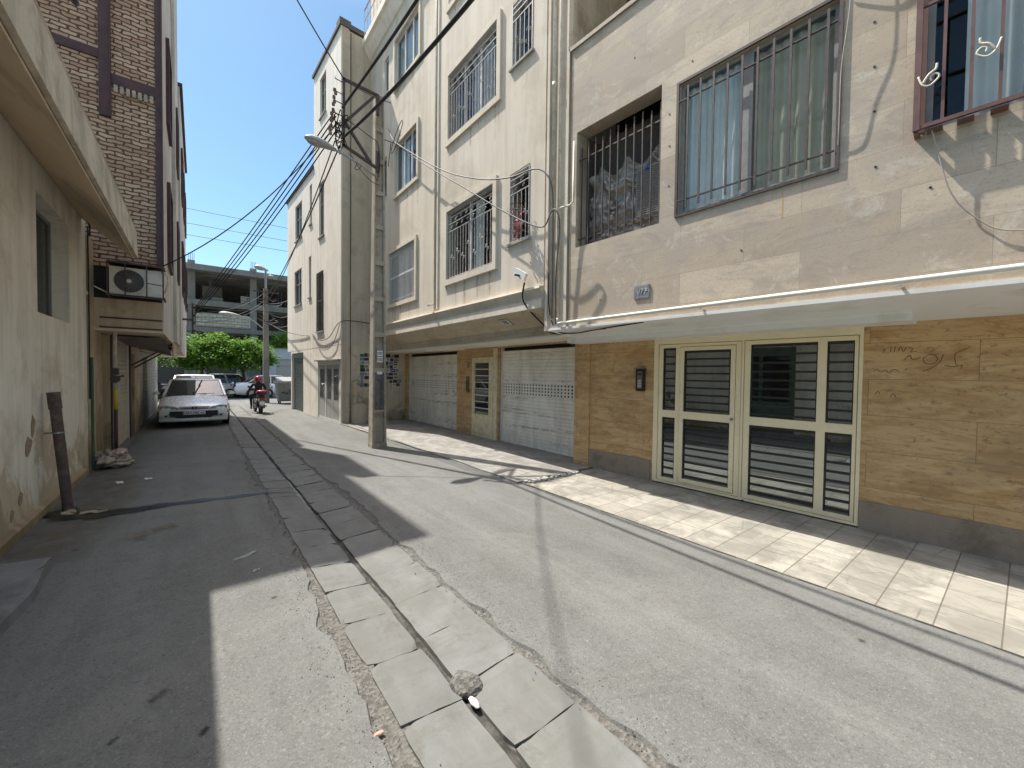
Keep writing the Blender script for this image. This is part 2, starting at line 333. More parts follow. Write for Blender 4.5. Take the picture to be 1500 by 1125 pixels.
def asphalt():
    t = NT('worn_asphalt')
    big = t.noise(.45, 6, .65, dist=.6); c = t.mix(t.ramp(big, .36, .62), (.104,.107,.099), (.140,.143,.134))
    tr = t.noise(1, 5, .6, v=t.mapv((2.2, .14, 1))); c = t.mix(t.ramp(tr, .44, .62, 0, .6), c, (.168,.171,.161))
    tr2 = t.noise(1, 6, .7, v=t.mapv((5.5, .5, 1), (4,4,0)), dist=.4); c = t.mix(t.ramp(tr2, .5, .66, 0, .3), c, (.088,.087,.082))
    md = t.noise(1.7, 9, .78, dist=.9); c = t.mix(t.ramp(md, .5, .60, 0, .35), c, (.090,.087,.079))
    dust = t.noise(.9, 8, .75, v=t.mapv(loc=(9,1,2)), dist=.8); c = t.mix(t.ramp(dust, .52, .66, 0, .4), c, (.185,.175,.155))
    agg = t.voro(150, out='Color'); ag = t.n.new('ShaderNodeSeparateColor'); t.L(agg, ag.inputs[0])
    c = t.mix(t.ramp(ag.outputs[0], .25, 1, 0, .38), c, t.mix(ag.outputs[1], (.045,.045,.042), (.27,.27,.25)))
    dk = t.noise(38, 4, .8); c = t.mix(t.ramp(dk, .58, .66, 0, .65), c, (.05,.048,.044))
    lg = t.noise(52, 3, .8, v=t.mapv(loc=(5,6,7))); c = t.mix(t.ramp(lg, .60, .67, 0, .5), c, (.26,.255,.235))
    wr = t.noise(7, 8, .8, dist=.4); c = t.mix(t.ramp(wr, .54, .64, 0, .3), c, (.075,.073,.067))
    wv = t.n.new('ShaderNodeVectorMath'); wv.operation = 'MULTIPLY_ADD'; nz = t.n.new('ShaderNodeTexNoise'); nz.inputs['Scale'].default_value = 2.2; nz.inputs['Detail'].default_value = 6; t.L(t.co, nz.inputs['Vector'])
    t.L(nz.outputs['Color'], wv.inputs[0]); wv.inputs[1].default_value = (.55,.55,0); t.L(t.co, wv.inputs[2])
    cr = t.voro(.75, v=wv.outputs[0], feat='DISTANCE_TO_EDGE'); cm = t.math('MULTIPLY', t.ramp(cr, 0, .006, 1, 0), t.ramp(t.noise(.8, 3, .5, v=t.mapv(loc=(3,8,1))), .50, .58))
    c = t.mix(t.math('MULTIPLY', cm, .12), c, (.035,.034,.03))
    spot = t.voro(1.7); c = t.mix(t.ramp(t.math('ADD', spot, t.ramp(t.noise(14), 0, 1, -.03, .03)), .03, .05, .8, 0), c, (.035,.032,.028))
    spot2 = t.voro(3.1, v=t.mapv(loc=(2.2,7,0))); c = t.mix(t.ramp(t.math('ADD', spot2, t.ramp(t.noise(20), 0, 1, -.02, .02)), .010, .028, .85, 0), c, (.03,.028,.026))
    t.base(c); h = t.math('SUBTRACT', t.math('ADD', t.math('MULTIPLY', t.voro(150), .4), t.math('MULTIPLY', t.noise(30, 6, .75), .8)), t.math('MULTIPLY', cm, .2))
    b1 = t.bump(h, .55, .007); t.bump(t.noise(2.2, 5, .6), .35, .03, b1); return t.fin(.86, .25)
M['asphalt'] = asphalt()
def slab_mat():
    t = NT('gutter_slab_concrete'); n = t.noise(3, 7, .65, dist=.5); c = t.mix(t.ramp(n, .35, .65), (.135,.14,.132), (.185,.191,.18))
    s_ = t.noise(1, 6, .6, v=t.mapv((7, 1.2, 1), (3,0,0))); c = t.mix(t.ramp(s_, .46, .6, 0, .55), c, (.14,.138,.125))
    rd = t.n.new('ShaderNodeAttribute'); rd.attribute_name = 'tint'; c = t.mix(t.ramp(rd.outputs['Fac'], 0, 1, 0, .35), c, (.115,.11,.10))
    g2 = t.noise(1, 7, .75, v=t.mapv((1.5, 9, 1), (6,1,0)), dist=.5); c = t.mix(t.ramp(g2, .5, .64, 0, .4), c, (.125,.12,.10))
    ed = t.noise(6, 8, .8, v=t.mapv(loc=(3,3,3)), dist=.6); c = t.mix(t.ramp(ed, .54, .62, 0, .45), c, (.105,.10,.088))
    fn = t.noise(55, 4, .7); c = t.mix(t.ramp(fn, .55, .8, 0, .3), c, (.09,.088,.08)); t.base(c)
    t.bump(t.math('ADD', t.math('MULTIPLY', fn, .4), n), .35, .006); return t.fin(.85, .25)
M['slab'] = slab_mat()
def gravel():
    t = NT('crumbled_aggregate'); vc = t.voro(60, out='Color'); sp = t.n.new('ShaderNodeSeparateColor'); t.L(vc, sp.inputs[0])
    c = t.mix(sp.outputs[0], (.065,.062,.057), (.17,.165,.15)); c = t.mix(t.ramp(t.noise(3, 5), .4, .7, 0, .5), c, (.12,.11,.092)); t.base(c)
    t.bump(t.voro(60), .7, .010); return t.fin(.95, .2)
M['gravel'] = gravel()
M['silt'] = simple('wet_dark_silt', (.035,.033,.028), .5, .4, var=.5, scale=30, bump=.8, dirt=(.10,.09,.07), dsc=9)
def paving(name, w, h, c1, c2, off=0.):
    t = NT(name); v = t.mapv((1,1,1), (-.06,.03,0), v=t.xz('yx')); bc, bf = t.brick(v, c1, c2, (.25,.22,.17), w, h, .0045, off)
    n = t.noise(2, 7, .7, dist=.5); c = t.mix(t.ramp(n, .46, .58, 0, .8), bc, sc(c1, .68))
    n2 = t.noise(1, 6, .75, v=t.mapv((9, 2.5, 1))); c = t.mix(t.ramp(n2, .5, .62, 0, .5), c, sc(c1, .6))
    ck = t.voro(1.7, v=t.mapv(loc=(1,2,0)), feat='DISTANCE_TO_EDGE'); nn = t.noise(1.2, 4); ck2 = t.math('MULTIPLY', t.ramp(ck, 0, .006, .8, 0), t.ramp(nn, .5, .56))
    c = t.mix(ck2, c, (.12,.10,.08)); c = t.mix(t.ramp(bf, 0, 1, 0, .85), c, (.11,.095,.075))
    fn = t.noise(70, 3, .7); c = t.mix(t.ramp(fn, .6, .8, 0, .35), c, sc(c1, .5)); t.base(c)
    t.bump(t.math('SUBTRACT', t.math('MULTIPLY', fn, .3), t.math('ADD', bf, ck2)), .4, .006); return t.fin(.8, .3)
M['pave_r'] = paving('cream_paving_tiles', .30, .40, (.275,.26,.22), (.35,.335,.285))
M['pave_m'] = paving('narrow_paving_tiles', .30, .13, (.25,.243,.22), (.29,.283,.255), .5)
def old_brick(name, c1, c2, mort, w=.215, h=.07, axis='x', ms=.012, bump=1.0):
    t = NT(name); wob = t.noise(7, 2); cb = t.xz(axis); v = t.mapv(v=cb)
    va = t.n.new('ShaderNodeVectorMath'); va.operation = 'ADD'; cx = t.n.new('ShaderNodeCombineXYZ'); t.L(t.ramp(wob, .25, .75, -.015, .015), cx.inputs[1]); t.L(t.ramp(t.noise(9), .25, .75, -.03, .03), cx.inputs[0])
    t.L(v, va.inputs[0]); t.L(cx.outputs[0], va.inputs[1])
    bc, bf = t.brick(va.outputs[0], c1, c2, mort, w, h, ms, .5, .35)
    c = t.mix(t.ramp(t.noise(4, 6, .7), .45, .75, 0, .6), bc, sc(c1, .6)); c = t.mix(bf, c, mort); t.base(c)
    h_ = t.math('SUBTRACT', t.math('MULTIPLY', t.noise(28, 5, .7), .5), bf); t.bump(h_, bump, .02); return t.fin(.95, .15)
M['brick'] = old_brick('rough_tan_brick', (.42,.27,.175), (.58,.42,.30), (.13,.08,.055), axis='y')
M['brick_far'] = old_brick('pale_block_infill', (.46,.42,.34), (.56,.52,.43), (.25,.22,.18), .45, .22, ms=.02)
M['side_tile'] = old_brick('grey_facing_tile', (.42,.40,.36), (.5,.48,.43), (.25,.24,.22), .3, .12, ms=.006, bump=.4)
def shutter_mat():
    t = NT('shutter_paint'); n = t.noise(3, 5, .6); c = t.mix(t.ramp(n, .3, .7), (.80,.785,.72), (.85,.84,.775))
    sp = t.n.new('ShaderNodeSeparateXYZ'); t.L(t.co, sp.inputs[0])
    scr = t.noise(1, 7, .8, v=t.mapv((5, 5, 28)), dist=.3); band = t.noise(1, 2, .5, v=t.mapv((.15,.15,5.5), (3,3,4)))
    mk = t.math('MULTIPLY', t.ramp(scr, .5, .56), t.ramp(band, .54, .6)); c = t.mix(t.math('MULTIPLY', mk, .85), c, (.20,.19,.165)); gz = t.noise(1.4, 7, .75, v=t.mapv((1,1,.5),(2,2,2)), dist=.5); c = t.mix(t.ramp(gz, .46, .62, 0, .45), c, (.52,.48,.40)); sl_ = t.noise(1, 6, .7, v=t.mapv((6,6,.5),(1,0,0))); c = t.mix(t.ramp(sl_, .5, .66, 0, .35), c, (.44,.40,.33))
    t.base(c); return t.fin(.5, .4, .0)
M['shutter'] = shutter_mat()
def leaf_mat():
    t = NT('green_foliage'); rd = t.n.new('ShaderNodeAttribute'); rd.attribute_name = 'tint'
    c = t.mix(rd.outputs['Fac'], (.03,.095,.012), (.22,.40,.05)); t.base(c)
    tl = t.n.new('ShaderNodeBsdfTranslucent'); t.L(t.mix(.0, c, (.1,.3,.02)), tl.inputs[0]); mx = t.n.new('ShaderNodeMixShader'); mx.inputs[0].default_value = .45
    t.fin(.6, .3); t.L(t.b.outputs[0], mx.inputs[1]); t.L(tl.outputs[0], mx.inputs[2]); t.L(mx.outputs[0], t.out.inputs[0]); return t.m
M['foliage'] = leaf_mat()
def wet_mat():
    t = NT('wet_stain'); tr = t.n.new('ShaderNodeBsdfTransparent'); mx = t.n.new('ShaderNodeMixShader')
    at = t.n.new('ShaderNodeAttribute'); at.attribute_name = 'tint'
    a = t.math('MULTIPLY', at.outputs['Fac'], t.ramp(t.noise(9, 6, .75), .25, .42)); t.base((.014,.014,.015)); t.fin(.38, .4)
    t.L(a, mx.inputs[0]); t.L(tr.outputs[0], mx.inputs[1]); t.L(t.b.outputs[0], mx.inputs[2]); t.L(mx.outputs[0], t.out.inputs[0]); return t.m
M['wet'] = wet_mat()
def dirt_film(name='dirt_film', col=(.17,.14,.105), amt=.8):
    t = NT(name); tr = t.n.new('ShaderNodeBsdfTransparent'); mx = t.n.new('ShaderNodeMixShader')
    at = t.n.new('ShaderNodeAttribute'); at.attribute_name = 'tint'
    a = t.math('MULTIPLY', at.outputs['Fac'], t.ramp(t.noise(4, 8, .75), .36, .66, 0, amt)); t.base(col); t.fin(.95, .1)
    t.L(a, mx.inputs[0]); t.L(tr.outputs[0], mx.inputs[1]); t.L(t.b.outputs[0], mx.inputs[2]); t.L(mx.outputs[0], t.out.inputs[0]); return t.m
M['dirt'] = dirt_film()
def water_mat():
    t = NT('gutter_water'); t.base((.05,.06,.065)); t.bump(t.noise(12, 4), .3, .01); return t.fin(.06, .6)
M['water'] = water_mat()
def drip_mat():
    t = NT('drip_stain'); tr = t.n.new('ShaderNodeBsdfTransparent'); mx = t.n.new('ShaderNodeMixShader')
    a = t.ramp(t.noise(7, 7, .75), .38, .7, 0, .55); t.base((.33,.27,.20)); t.fin(.95, .1)
    t.L(a, mx.inputs[0]); t.L(tr.outputs[0], mx.inputs[1]); t.L(t.b.outputs[0], mx.inputs[2]); t.L(mx.outputs[0], t.out.inputs[0]); return t.m
dirt_like = drip_mat()
M['lattice'] = simple('grey_green_lattice', (.22,.25,.235), .5, .4, .2, var=.15)

def set_tint(me, vals):
    a = me.attributes.new('tint', 'FLOAT', 'POINT')
    for i, v in enumerate(vals): a.data[i].value = v

# ------------------------------------------------------------------ window builder (facade frame: x along, y inward, z up)
def curtain(par, x0, x1, z0, z1, y, m, amp=.02, wl=.11):
    b = MB(); n = max(8, int((x1-x0)/wl*8)); rows = []
    ph = random.random()*6
    for i in range(n+1):
        x = x0+(x1-x0)*i/n; yy = y+amp*math.sin(x/wl*6.283+ph+1.5*math.sin(x*5))+amp*.5*math.sin(x/wl*2.1+ph)
        rows.append(((x, yy, z0), (x, yy*1+.01, z1)))
    for i in range(n): b.face((rows[i][0], rows[i+1][0], rows[i+1][1], rows[i][1]))
    bmesh.ops.remove_doubles(b.bm, verts=b.bm.verts, dist=1e-5)
    return b.build('curtain', m, par, smooth=True)
def scroll(b, x, y, z, s_, rr=.006, flip=1):
    P = [(x+flip*s_*math.cos(a)*(1-a/9.5), y, z+s_*math.sin(a)*(1-a/9.5)) for a in [k*.6 for k in range(14)]]
    b.tube(P, rr, 4)
def window(rt, x0, x1, z0, z1, yf, fm, mull=(.5,), rail=None, depth=.13, curt=None, grille=None, gm=None, surround=0, sh=.05, gy=.03, label=None, sill=False, rows=(), sm=None, glassm=None):
    yw = yf+depth
    b = MB(); fw = .045
    b.box(x0, x1, yw, yw+.05, z0, z0+fw).box(x0, x1, yw, yw+.05, z1-fw, z1).box(x0, x0+fw, yw, yw+.05, z0+fw, z1-fw).box(x1-fw, x1, yw, yw+.05, z0+fw, z1-fw)
    for m_ in mull:
        xm = x0+(x1-x0)*m_; b.box(xm-.03, xm+.03, yw-.004, yw+.046, z0+fw, z1-fw)
    if rail: zr = z0+(z1-z0)*rail; b.box(x0+fw, x1-fw, yw+.004, yw+.04, zr-.02, zr+.02)
    w = b.build('window', fm, rt, bevel=.004)
    if label: w['label'] = label
    MB().box(x0+fw, x1-fw, yw+.02, yw+.026, z0+fw, z1-fw).build('pane', glassm or M['glass'], w)
    for c in (curt or ()):
        curtain(w, x0+(x1-x0)*c[0], x0+(x1-x0)*c[1], z0+.03, z1-.03, yw+.075, c[2])
    if surround:
        s_ = surround; b = MB(); y0 = yf-sh
        b.wall(x0-s_, x1+s_, z0-s_, z1+s_, y0, sh-.002, [(x0, x1, z0, z1)]); b.build('surround', sm or M['cream_trim'], w)
    if sill:
        MB().box(x0-.04, x1+.04, yf-.05, yf+.06, z0-.03, z0+.01).build('sill', M['concrete'], w, bevel=.004)
    if grille:
        b = MB(); gyy = yf-sh-gy if surround else yf-gy; r_ = .009
        if grille == 'bars':         # plain round bars with two rails
            n = round((x1-x0)/.085)
            for k in range(n+1):
                x = x0+.02+(x1-x0-.04)*k/n; b.bar((x, gyy, z0+.02), (x, gyy, z1-.02), .014)
            for zz in (.08, .5, .92): b.bar((x0, gyy+.012, z0+(z1-z0)*zz), (x1, gyy+.012, z0+(z1-z0)*zz), .02, .012)
            for k in range(n): scroll(b, x0+.06+(x1-x0-.04)*k/n, gyy, z0+(z1-z0)*.5, .035, .006, 1 if k%2 else -1)
        if grille == 'scroll':       # pale bars with a scrolled upper band
            zt = z0+(z1-z0)*.70; n = round((x1-x0)/.115)
            b.bar((x0+.02, gyy, z0+.03), (x0+.02, gyy, z1-.03), .022); b.bar((x1-.02, gyy, z0+.03), (x1-.02, gyy, z1-.03), .022)
            for zz in (z0+.04, zt, zt+(z1-zt)*.36, zt+(z1-zt)*.66, z1-.04): b.bar((x0+.02, gyy, zz), (x1-.02, gyy, zz), .018)
            for k in range(1, n):
                x = x0+(x1-x0)*k/n; b.bar((x, gyy, z0+.04), (x, gyy, zt), .013)
                if k % 2 == 0 or (x1-x0) < .8: scroll(b, x-.04, gyy-.004, z0+(zt-z0)*(.5+.12*math.sin(k*1.7)), .04, .006, 1); scroll(b, x+.04, gyy-.004, z0+(zt-z0)*(.44+.12*math.sin(k*1.7)), .035, .006, -1)
            for k in range(max(2, n//2)):
                x = x0+(x1-x0)*(k+.6)/(n/2+.2); scroll(b, x, gyy, zt+(z1-zt)*.52, .05, .006, 1 if k%2 else -1)
                if x+.05 < x1: scroll(b, x+.05, gyy, zt+(z1-zt)*.2, .04, .005, 1)
        b.build('grille', gm or M['iron'], w)
    return w
# ================================================================== GROUND
def grid_sheet(name, xs, ys, zf, mat, kind='structure', tint=None):
    me = bpy.data.meshes.new(name); V = [(x, y, zf(x, y)) for y in ys for x in xs]; n = len(xs)
    me.from_pydata(V, [], [(j*n+i, j*n+i+1, (j+1)*n+i+1, (j+1)*n+i) for j in range(len(ys)-1) for i in range(n-1)])
    me.materials.append(mat); o = link(bpy.data.objects.new(name, me)); tag(o, kind=kind)
    for p in me.polygons: p.use_smooth = True
    if tint: set_tint(me, [tint(v[0], v[1]) for v in V])
    return o
def frange(a, b, n): return [a+(b-a)*i/n for i in range(n+1)]
# road in two halves beside the sunken concrete gutter, plus the far ground
def wig(y, s=0): return .035*math.sin(y*3.1+s)+.03*math.sin(y*7.7+2*s)+.02*math.sin(y*17+s*3)
def road_half(name, far, near_x, side):
    b = MB(); ys = frange(-8, 23.5, 420)
    ex = lambda y: near_x+side*(.025+(.06*max(0, math.sin(y*1.15+side*1.3)) if y < 9 else 0)+abs(wig(y, side*2+1))*.8)
    for j in range(len(ys)-1):
        y0, y1 = ys[j], ys[j+1]; q = [(far, y0, 0), (ex(y0), y0, .006), (ex(y1), y1, .006), (far, y1, 0)]
        b.face(q if side < 0 else q[::-1])
        q2 = [(ex(y0), y0, .006), (ex(y0)-side*.02, y0, -.03), (ex(y1)-side*.02, y1, -.03), (ex(y1), y1, .006)]
        b.face(q2 if side < 0 else q2[::-1])
    bmesh.ops.remove_doubles(b.bm, verts=b.bm.verts, dist=1e-5)
    return tag(b.build(name, M['asphalt']), kind='structure')
road_half('road', -3.0, .755, -1); road_half('road', 3.99, 1.545, 1)
tag(MB().box(-150, 150, 23.5, 300, -.4, 0).build('cross_street', M['asphalt']), kind='structure')
tag(MB().box(-150, 150, -150, 300, -1.2, -.42).build('ground', M['concrete']), kind='structure')
tag(MB().box(-3, 4, -30, -8, -.4, 0).build('road', M['asphalt']), kind='structure')
# crumbled edge strips either side of the slabs
def crumb(y, x): return 0
rndn = {}
def hn(x, y, k): return math.sin(x*41.3+y*17.7*k)*math.cos(y*29.1-x*13.3*k)
grid_sheet('gutter_edge', frange(.55, .80, 7), frange(-3, 23.4, 500), lambda x, y: -.012+.007*hn(x, y, 1.3)+.005*hn(x*2, y*2.1, 2.1), M['gravel'])
grid_sheet('gutter_edge', frange(1.50, 1.88, 7), frange(-3, 23.4, 500), lambda x, y: -.012+.007*hn(x, y, 1.7)+.005*hn(x*2, y*1.9, 2.4), M['gravel'])
# gutter slabs
b = MB(); tints = []; rr = random.Random(5)
def slab(x0, x1, y0, y1, zo, zi, inner_right):
    j = lambda a=.008: rr.uniform(-a, a); tz = rr.uniform(-.004, .004)
    za, zb = (zo, zi) if inner_right else (zi, zo)
    P = [(x0+j(), y0+j(), za+tz+j(.003)), (x1+j(.004), y0+j(), zb+j(.003)), (x1+j(.004), y1+j(), zb+j(.003)), (x0+j(), y1+j(), za+tz+j(.003))]
    m_ = 5; top = []
    for a in range(m_+1):
        for c in range(m_+1):
            s_, t_ = a/m_, c/m_
            x = (P[0][0]*(1-s_)+P[1][0]*s_)*(1-t_)+(P[3][0]*(1-s_)+P[2][0]*s_)*t_
            y = (P[0][1]*(1-s_)+P[1][1]*s_)*(1-t_)+(P[3][1]*(1-s_)+P[2][1]*s_)*t_
            z = (P[0][2]*(1-s_)+P[1][2]*s_)*(1-t_)+(P[3][2]*(1-s_)+P[2][2]*s_)*t_
            if a in (0, m_) or c in (0, m_): x += j(.004); y += j(.004); z -= rr.uniform(.001, .006)
            if a in (0, m_) and c in (0, m_) and rr.random() < .45: x += (.02 if a == 0 else -.02)*rr.random(); y += (.03 if c == 0 else -.03)*rr.random(); z -= .008
            top.append(b.bm.verts.new((x, y, z)))
    ti = rr.random(); tints.extend([ti]*len(top)); n = m_+1
    for a in range(m_):
        for c in range(m_): b.bm.faces.new((top[a*n+c], top[(a+1)*n+c], top[(a+1)*n+c+1], top[a*n+c+1]))
    rim = [top[a*n] for a in range(n)]+[top[m_*n+c] for c in range(1, n)]+[top[a*n+m_] for a in range(m_-1, -1, -1)]+[top[c] for c in range(m_-1, 0, -1)]
    lo = [b.bm.verts.new((v.co.x, v.co.y, -.13)) for v in rim]; tints.extend([ti]*len(lo)); k_ = len(rim)
    for i in range(k_): b.bm.faces.new((rim[i], lo[i], lo[(i+1) % k_], rim[(i+1) % k_]))
y = -2.62
while y < 23.2:
    slab(.76, 1.096, y+.004, y+.488, .004, -.026, True); y += .492
y = -2.45
while y < 23.2:
    slab(1.142, 1.54, y+.004, y+.478, .004, -.022, False); y += .482
g = b.build('gutter', M['slab']); set_tint(g.data, tints); tag(g, kind='structure')
grid_sheet('gutter_channel', frange(1.04, 1.2, 5), frange(-3, 23.4, 400), lambda x, y: -.058+.008*hn(x*2, y, 2)+.012*abs(x-1.12)/.08, M['silt'])
MBw = MB(); ys = frange(4.6, 22.5, 90)
for j in range(len(ys)-1):
    a, c = ys[j], ys[j+1]; wa = lambda v: .022+.012*math.sin(v*2.3)+.01*math.sin(v*7)
    MBw.face(((1.12-wa(a), a, -.05), (1.12+wa(a), a, -.05), (1.12+wa(c), c, -.05), (1.12-wa(c), c, -.05)))
tag(MBw.build('gutter_water', M['water']), kind='structure')
# mortar lump blocking the channel, with a broken pale chunk beside it
def lump(name, c, sz, mat, seed, n=3, jag=.18):
    bm = bmesh.new(); bmesh.ops.create_icosphere(bm, subdivisions=n, radius=1); q = random.Random(seed); o3 = [Vector((q.uniform(-9, 9),)*3) for _ in range(3)]
    from mathutils import noise as mn
    for v in bm.verts:
        k = 1+jag*mn.noise(v.co*1.6+o3[0])+jag*.6*mn.noise(v.co*4+o3[1]); v.co = Vector((v.co.x*sz[0], v.co.y*sz[1], v.co.z*sz[2]))*k
    me = bpy.data.meshes.new(name); bm.to_mesh(me); bm.free(); me.materials.append(mat)
    for p in me.polygons: p.use_smooth = True
    o = link(bpy.data.objects.new(name, me)); o.location = c; return o
tag(lump('mortar_lump', (1.17, 1.88, -.035), (.085, .11, .045), M['gravel'], 3), 'rough grey mortar lump blocking the gutter slot', 'rubble')
tag(lump('plaster_chunk', (1.13, 1.74, -.02), (.018, .045, .014), M['litter'], 8), 'broken white plaster chunk in the gutter slot', 'rubble')
tag(lump('brick_fragment', (.66, 1.83, .004), (.024, .012, .01), simple('red_fragment', (.5,.3,.22), .9), 9), 'small reddish brick fragment beside the left slabs', 'rubble')
# loose grit (uncountable) around the broken asphalt edges
b = MB(); q = random.Random(3)
for k in range(2600):
    sd = q.random() < .5; y = q.uniform(.6, 9)**1.0; x = (q.gauss(.62, .07) if sd else q.gauss(1.66, .07)); s_ = q.uniform(.0025, .008)
    if q.random() < .12: x = q.gauss(1.12, .02); 
    a = q.random()*3; z = .004 if not 1.0 < x < 1.2 else -.06
    P = [Vector((math.cos(a+t)*s_*q.uniform(.6, 1), math.sin(a+t)*s_*q.uniform(.6, 1), 0)) for t in (0, 1.6, 3.1, 4.7)]; c = Vector((x, y, z))
    t_ = c+Vector((0, 0, s_*1.1)); vs = [b.bm.verts.new(c+p) for p in P]; tv = b.bm.verts.new(t_)
    for i in range(4): b.bm.faces.new((vs[i], vs[(i+1) % 4], tv))
tag(b.build('loose_grit', M['gravel']), 'grey grit scattered along the broken asphalt edges', 'grit', kind='stuff')
# wet trail from the clay pipe to the gutter, drying patches and dirt films
def film(name, pts, w, mat, z=.008, seg=8, edge=1.):
    P = smooth_pts([(p[0], p[1], 0) for p in pts], 6); V = []; F = []; T = []; q = random.Random(len(pts))
    m_ = 6
    for i, p in enumerate(P):
        t = (P[min(i+1, len(P)-1)]-P[max(i-1, 0)]).normalized(); nrm = Vector((-t.y, t.x, 0)); ww = w[0]+(w[1]-w[0])*i/(len(P)-1); ww *= 1+.25*math.sin(i*1.3)
        for k in range(m_+1):
            s_ = -1+2*k/m_; V.append(p+nrm*s_*ww+Vector((0, 0, z))); T.append(max(0, 1-abs(s_)**2*edge) * (0 if i in (0, len(P)-1) else 1))
    for i in range(len(P)-1):
        for k in range(m_): F.append((i*(m_+1)+k, i*(m_+1)+k+1, (i+1)*(m_+1)+k+1, (i+1)*(m_+1)+k))
    me = bpy.data.meshes.new(name); me.from_pydata([tuple(v) for v in V], [], F); me.materials.append(mat); set_tint(me, T)
    return tag(link(bpy.data.objects.new(name, me)), kind='structure')
film('wet_trail', [(-1.35, 7.0), (-1.05, 6.72), (-.7, 6.62), (-.2, 6.6), (.3, 6.52), (.78, 6.47)], (.2, .06), M['wet'])
film('wet_trail', [(.74, 6.47), (.92, 6.46), (1.08, 6.44)], (.03, .02), M['wet'], z=.02)
film('wet_trail', [(-1.4, 7.05), (-1.15, 6.7), (-.85, 6.55), (-.45, 6.6)], (.2, .12), M['wet'], z=.012)
film('road_stain', [(-1.3, 5.2), (-1.1, 6.2), (-1.0, 7.6), (-1.05, 8.8), (-1.2, 10.4)], (.45, .35), M['dirt'], z=.005)
film('road_stain', [(-.55, 5.4), (-.4, 5.6), (-.2, 5.7)], (.14, .1), M['dirt'], z=.010)
M['oil'] = dirt_film('oil_spot', (.045,.04,.035), 1)
film('oil_stain', [(-.205, 2.70), (-.17, 2.73), (-.135, 2.765)], (.035, .035), M['oil'], z=.012)
film('oil_stain', [(.0, 2.31), (.015, 2.335), (.03, 2.35)], (.02, .02), M['oil'], z=.012)
film('oil_stain', [(-.33, 2.5), (-.315, 2.52), (-.3, 2.53)], (.014, .014), M['oil'], z=.012)
# pavements
def edge_sheet(name, x0f, x1, y0, y1, z, mat, n=120):
    b = MB(); ys = frange(y0, y1, n)
    for j in range(n):
        a, c = ys[j], ys[j+1]
        b.face(((x0f(a), a, z), (x1, a, z), (x1, c, z), (x0f(c), c, z))); b.face(((x0f(a), a, -.1), (x0f(a), a, z), (x0f(c), c, z), (x0f(c), c, -.1)))
    b.face(((x0f(y0), y0, -.1), (x1, y0, -.1), (x1, y0, z), (x0f(y0), y0, z))); b.face(((x1, y1, -.1), (x0f(y1), y1, -.1), (x0f(y1), y1, z), (x1, y1, z)))
    bmesh.ops.remove_doubles(b.bm, verts=b.bm.verts, dist=1e-5); return tag(b.build(name, mat), kind='structure')
edge_sheet('pavement', lambda y: 3.97+.006*math.sin(y*9), 6.6, -8, 4.80, .012, M['pave_r'])
edge_sheet('pavement', lambda y: 3.9-(max(0, y-7)*.04)+.012*math.sin(y*5), 6.2, 4.84, 13.75, .03, M['pave_m'])
# broken end of the raised pavement
b = MB(); q = random.Random(11)
for k in range(26):
    t = k/25; x = 4.02+1.15*t; y = 4.80+q.uniform(-.06, .04)-(.05 if k % 3 else 0); s_ = q.uniform(.03, .07)
    b.cbox((x, y, .012+q.uniform(0, .012)), (s_*1.5, s_*1.2, .04), rot=Matrix.Rotation(q.uniform(-.6, .6), 4, 'Z') @ Matrix.Rotation(q.uniform(-.25, .25), 4, 'X'))
tag(b.build('broken_kerb', M['concrete'], bevel=.006), kind='structure')
film('road_stain', [(4.0, 4.72), (4.4, 4.72), (4.9, 4.76), (5.3, 4.78)], (.06, .05), M['oil'], z=.014)

# ================================================================== RIGHT: STONE-CLAD APARTMENT
A3 = R(-87)
rb = root('stone_apartment', (5.74, 3.65, 0), A3, 'apartment block clad in veined beige stone over a brown travertine ground floor', 'building')
UY = -1.07
b = MB(); b.wall(-1.63, 9, 0, 2.45, 0, .3, [(-.02, 2.51, -.1, 2.30)]); b.build('ground_wall', M['trav'], rb)
MB().box(-1.64, -1.29, -.03, -.002, 0, 2.36).build('pilaster', M['trav'], rb, bevel=.003)
b = MB(); b.box(-1.286, -.06, -.022, -.001, 0, .345).box(2.515, 9, -.022, -.001, 0, .33); b.build('plinth', M['plinth'], rb, bevel=.006)
b = MB(); b.prism([(UY-.012, 2.425), (-.32, 2.335), (-.003, 2.30), (-.003, 2.44), (UY-.012, 2.445)], -1.34, 9, 'yz')
b.box(-1.5, 2.92, -.42, -.004, 2.27, 2.36); b.box(-1.3, 9, UY-.02, UY-.001, 2.425, 2.462); b.build('soffit', M['soffit_white'], rb)
W1 = (-.79, .61, 3.67, 5.43); W2 = (.85, 2.41, 3.70, 5.29); W3 = (3.0, 5.2, 3.78, 5.5)
b = MB(); b.wall(-.91, 9, 2.447, 6.72, UY, .25, [W1, W2, W3]); b.build('upper_wall', M['stone'], rb)
b = MB(); b.box(-.93, 9.02, UY-.03, UY+.28, 6.722, 6.78); b.build('coping', M['stone'], rb)
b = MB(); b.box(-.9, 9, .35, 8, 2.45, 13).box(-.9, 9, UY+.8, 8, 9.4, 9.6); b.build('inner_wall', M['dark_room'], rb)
b = MB(); b.box(-.9, 9, UY+.26, .345, 2.5, 2.65).box(-.9, 9, UY+.26, .345, 6.5, 6.7); b.build('floor_slab', M['concrete'], rb)
b = MB(); b.box(-1.0, -.905, UY+.01, 8, 6.8, 13).box(-.9, 9, UY-.03, .35, 9.0, 9.3); b.build('balcony_wall', M['left_wall2'], rb)
b = MB(); b.box(-.2, .5, UY+.35, .34, 8.6, 8.9); b.build('balcony_duct', M['frame_white'], rb)
MB().box(-1.63, 9, .31, 8, 0, 2.44).build('back_block', M['dark_room'], rb)
